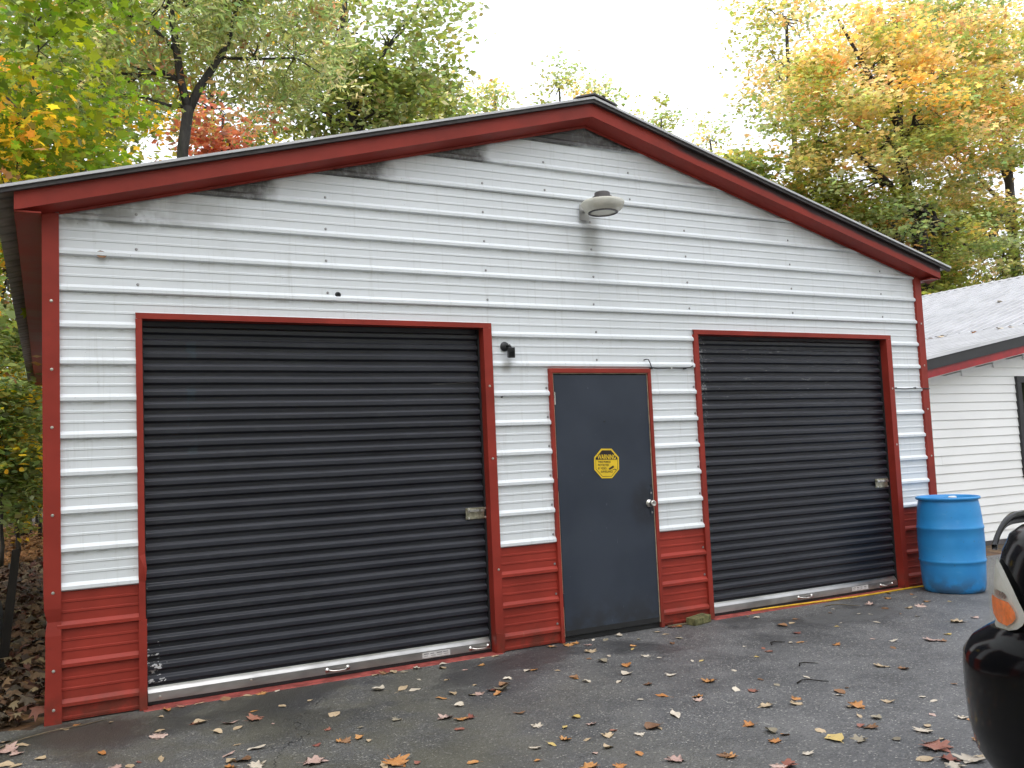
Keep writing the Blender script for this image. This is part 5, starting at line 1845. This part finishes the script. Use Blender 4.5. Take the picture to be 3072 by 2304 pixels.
LEAVES = """0.08,-0.12,oeL 0.26,-0.18,teM 0.01,-0.17,teM 0.58,-0.09,oeX 0.67,-0.075,rmM 0.77,-0.075,teM 0.53,-0.25,tcS 0.49,-0.55,tvM 0.47,-0.67,pmL 0.68,-0.52,rmM 0.71,-0.52,tcL 0.86,-0.64,pmL 0.88,-0.76,tvM 0.77,-0.78,tcM 1.01,-0.64,rmL 1.07,-0.8,peS 1.03,-0.47,oeM 1.2,-0.46,tvM 1.38,-0.44,teM 1.42,-0.84,tcL 1.3,-1.1,rmS 0.18,-0.79,oeL 0.44,-1.08,teL 0.29,-1.1,tvM 0.23,-1.09,pmM 0.74,-1.22,peL 0.82,-1.07,teS 0.89,-1.2,weX 0.8,-1.34,bvX 0.75,-1.33,tcM 0.85,-1.47,wmL 0.73,-1.42,omM 1.11,-1.59,pmX 1.18,-1.34,rmS 1.3,-1.34,omM -0.26,-0.44,pmX -0.19,-0.37,teL -0.27,-0.69,tvL -0.29,-0.24,tvM -0.23,-0.53,pmM -0.11,-0.69,tcM 0.34,-1.06,rvS 1.07,-0.075,tvM 1.16,-0.075,omM 1.26,-0.075,wvS 0.93,-0.075,bvL -0.22,-0.74,tvM 1.93,-0.075,tvM 1.99,-0.075,bmM 2.06,-0.075,tvL 2.12,-0.12,gvM 2.24,-0.075,wmM 2.42,-0.075,weL 2.38,-0.18,tcM 2.74,-0.075,teM 2.85,-0.075,tmM 2.64,-0.28,omM 2.49,-0.33,pvS 2.13,-0.38,weS 2.28,-0.5,teM 1.81,-0.46,wcL 1.96,-0.53,teX 2.01,-0.61,weL 2.07,-0.9,oeL 2.17,-0.84,tcM 2.37,-0.74,tcS 2.26,-0.94,tvM 2.31,-0.95,pmM 2.1,-1.11,wcM 2.46,-0.95,gcX 2.53,-0.86,bcL 2.39,-1.03,ocM 2.41,-0.93,rmM 2.61,-0.73,wcM 2.83,-0.61,wcM 2.88,-0.62,omM 2.99,-0.74,teM 3.33,-0.08,tmL 3.34,-0.075,omM 3.45,-0.1,omL 3.52,-0.08,omM 3.57,-0.2,pmM 3.47,-0.38,tmL 3.49,-0.61,wcS 3.34,-0.58,bvS 3.94,-0.08,wcM 3.78,-0.13,gvM 3.7,-0.075,wvS 3.82,-0.44,ovM 3.76,-0.52,yeM 3.98,-0.29,gcS 3.7,-0.76,wmM 3.43,-0.92,ocL 3.3,-1.1,wcL 3.15,-1.24,wcM 2.99,-1.1,wcM 2.98,-0.96,bcM 2.98,-1.0,ocS 3.37,-0.72,gcL 3.75,-0.86,wvS 3.51,-1.3,wmM 3.26,-1.39,bmM 3.18,-1.65,oeL 3.03,-1.64,wvS 3.01,-2.0,weX 2.32,-1.46,bmM 2.28,-1.72,wmM 2.4,-1.83,yeL 2.54,-1.72,ycM 2.55,-1.87,pmM 2.58,-2.03,rvS 2.5,-2.08,tmM 2.77,-2.11,bcX 2.8,-2.14,teM 2.65,-2.17,wmM 2.3,-2.01,omM 2.2,-2.04,yeM 2.38,-2.08,teM 2.11,-2.03,wmM 2.41,-2.24,tcM 2.31,-2.27,pvS 2.48,-2.41,ovM 2.02,-2.2,ovS 1.75,-2.05,ovM 2.56,-2.57,pmL 2.19,-2.42,omL 2.3,-2.5,omM 1.92,-1.29,pmL 2.0,-1.36,omL 2.04,-1.37,rmM 1.91,-1.53,rvM 1.68,-1.16,gmM 1.4,-1.36,ocM 1.43,-1.43,tcS 1.33,-1.37,bmM 1.47,-1.17,gvS 1.44,-1.85,omX 1.37,-1.85,teL 1.52,-1.9,rcS 4.26,-0.15,teL 4.26,-0.26,teM 4.47,-0.075,rmM 4.52,-0.075,omM 4.09,-0.56,bcM 4.25,-0.44,gvM 5.24,-0.11,teM 5.24,-0.22,wcM 5.17,-0.58,bcL 5.3,-0.56,tvM 5.44,-0.46,bvM 5.05,-0.87,rmM 4.78,-1.07,wvM 4.84,-1.11,oeM 4.44,-0.96,weM 4.5,-1.09,rvS 4.46,-1.18,rmM 4.29,-1.26,yeM 3.87,-1.07,weM 3.92,-1.11,yvS 3.91,-1.45,wvS 3.62,-1.56,omL 3.89,-1.72,bvS 3.61,-1.81,wvM 3.68,-1.89,rmM 3.88,-1.87,gvS 3.33,-1.79,omM 3.29,-1.84,pmM 3.51,-2.16,tmL 3.75,-2.15,omM 3.68,-2.22,tmM 4.15,-1.85,weM 4.98,-1.33,omM 5.47,-0.87,yvS 5.59,-0.8,weS 5.85,-0.45,ovS 6.01,-0.33,wvS 6.0,-0.63,weM 6.05,-0.7,wvS 6.39,-0.39,pmL 6.55,-0.075,teM 7.0,-0.075,ovS 6.98,-0.11,ovM 6.75,-0.28,omM 6.97,-0.4,weM 7.07,-0.29,omS 6.87,-0.6,omM 6.65,-0.72,pmL 6.5,-0.71,tmM 6.34,-0.6,bvM 6.24,-0.84,oeS 6.26,-0.99,tvS 7.01,-0.73,yvS 6.3,-1.34,tmX 6.53,-1.32,pmM 5.85,-1.58,ymM 5.59,-1.64,pmX 5.63,-1.69,bmM 5.39,-1.48,wmM 5.2,-1.63,beM 5.32,-1.35,pvS 5.82,-0.96,weM 4.72,-1.93,tmL 4.79,-2.06,bmM 4.06,-2.2,bvL 4.16,-2.16,bcS 4.0,-2.25,weM 3.91,-2.47,omL 3.87,-2.44,tcM 4.11,-2.5,tmM 4.34,-2.54,wvS 4.32,-2.63,wvS 4.71,-2.47,beM 3.78,-2.59,teM 3.82,-2.66,gcM 3.66,-2.71,rcM 3.68,-2.76,bmL 3.2,-2.37,omM 3.22,-2.52,gcL 3.25,-2.59,ovM 3.13,-2.63,omM 3.43,-2.65,tvM 3.4,-2.77,yvX 3.48,-2.86,gmL 3.63,-2.95,gvM 3.85,-2.94,wmL 3.92,-2.9,tvM 4.18,-2.91,wmM 4.1,-2.79,pvS 4.18,-2.97,ovM 3.93,-3.17,omM 3.81,-3.07,teM 3.68,-3.15,rmX 3.5,-3.21,tvL 3.59,-3.28,rmL 3.65,-3.33,wmX 3.75,-3.35,teX 3.54,-3.34,wmL 2.8,-2.65,bmM 2.81,-2.69,omM 3.13,-2.85,wmM 2.94,-2.92,rmX 2.9,-2.9,pmM"""
SZ = {'S': 0.043, 'M': 0.066, 'L': 0.092, 'X': 0.125}
for rec in LEAVES.split():
    a_, b_, k_ = rec.split(',')
    fallen(float(a_), float(b_), 0.0055, k_[0], k_[1], SZ[k_[2]])
# leaves caught on the neighbouring roof, mostly along the seam
for i in range(26):
    if i < 16:
        yy = lr.uniform(1.7, 4.6)
        xx = SEAM + lr.uniform(-0.55, 0.02)
    else:
        yy = lr.uniform(2.2, 8.5)
        xx = lr.uniform(SEAM + 0.4, RIDGE - 1.0)
    o = fallen(xx, yy, hz(xx) + 0.03, 'ttwwopbg'[int(lr.integers(0, 8))], 'mvc'[int(lr.integers(0, 3))], lr.uniform(0.09, 0.15), 'caught on the seam of the house roof' if i < 16 else 'scattered high on the house roof')
    o.rotation_euler[1] = -math.atan(S2)
# one leaf stuck to the wall
o = fallen(0.243, -0.013, 2.845, 'b', 'c', 0.075, 'stuck on the white siding above the left roll-up door')
o.rotation_euler = (R(80), R(10), 0)

# twigs
for x, y, ang, ln, lab in ((-0.32, -0.36, 28, 0.62, 'long pale twig lying at the left corner post'), (4.0, -1.92, -12, 0.20, 'dark twig on the asphalt out from the entry door'), (4.32, -1.62, 8, 0.16, 'short twig on the asphalt right of the entry door'), (4.62, -1.05, 20, 0.15, 'black bent twig on the asphalt before the right roll-up door'), (6.05, -0.20, -30, 0.30, 'bent dry stem at the foot of the right roll-up door')):
    c_, s_ = math.cos(R(ang)), math.sin(R(ang))
    p_ = [(x + c_ * ln * t_ - s_ * 0.03 * math.sin(5 * t_), y + s_ * ln * t_ + c_ * 0.03 * math.sin(5 * t_), 0.010 + 0.006 * math.sin(4 * t_)) for t_ in (0, .25, .5, .75, 1)]
    tag(MB().tube(p_, [0.005, 0.0045, 0.004, 0.0035, 0.002], 6).build('twig', M['twig'] if x < 0 or x > 6 else M['wood_dark'], None, True), lab, 'twig')


# tell leaves of one kind in one spot apart by their order from left to right
same = {}
for o in scene.objects:
    if o.name.startswith('fallen_leaf'):
        same.setdefault(o['label'], []).append(o)
ORD = ['first', 'second', 'third', 'fourth', 'fifth', 'sixth', 'seventh', 'eighth', 'ninth', 'tenth']
for lab, obs in same.items():
    if len(obs) < 2:
        continue
    obs.sort(key=lambda q: (q.location - CAM).dot(CAM_R) / (q.location - CAM).dot(CAM_F))
    for i, o in enumerate(obs):
        if len(obs) == 2:
            w_ = ('left one', 'right one')[i]
        elif len(obs) == 3:
            w_ = ('left one', 'middle one', 'right one')[i]
        else:
            w_ = ORD[min(i, 9)] + ' from left'
        o['label'] = f'{lab}, {w_}'
        if len(o['label'].split()) > 16:
            o['label'] = o['label'].replace(' fallen', '')
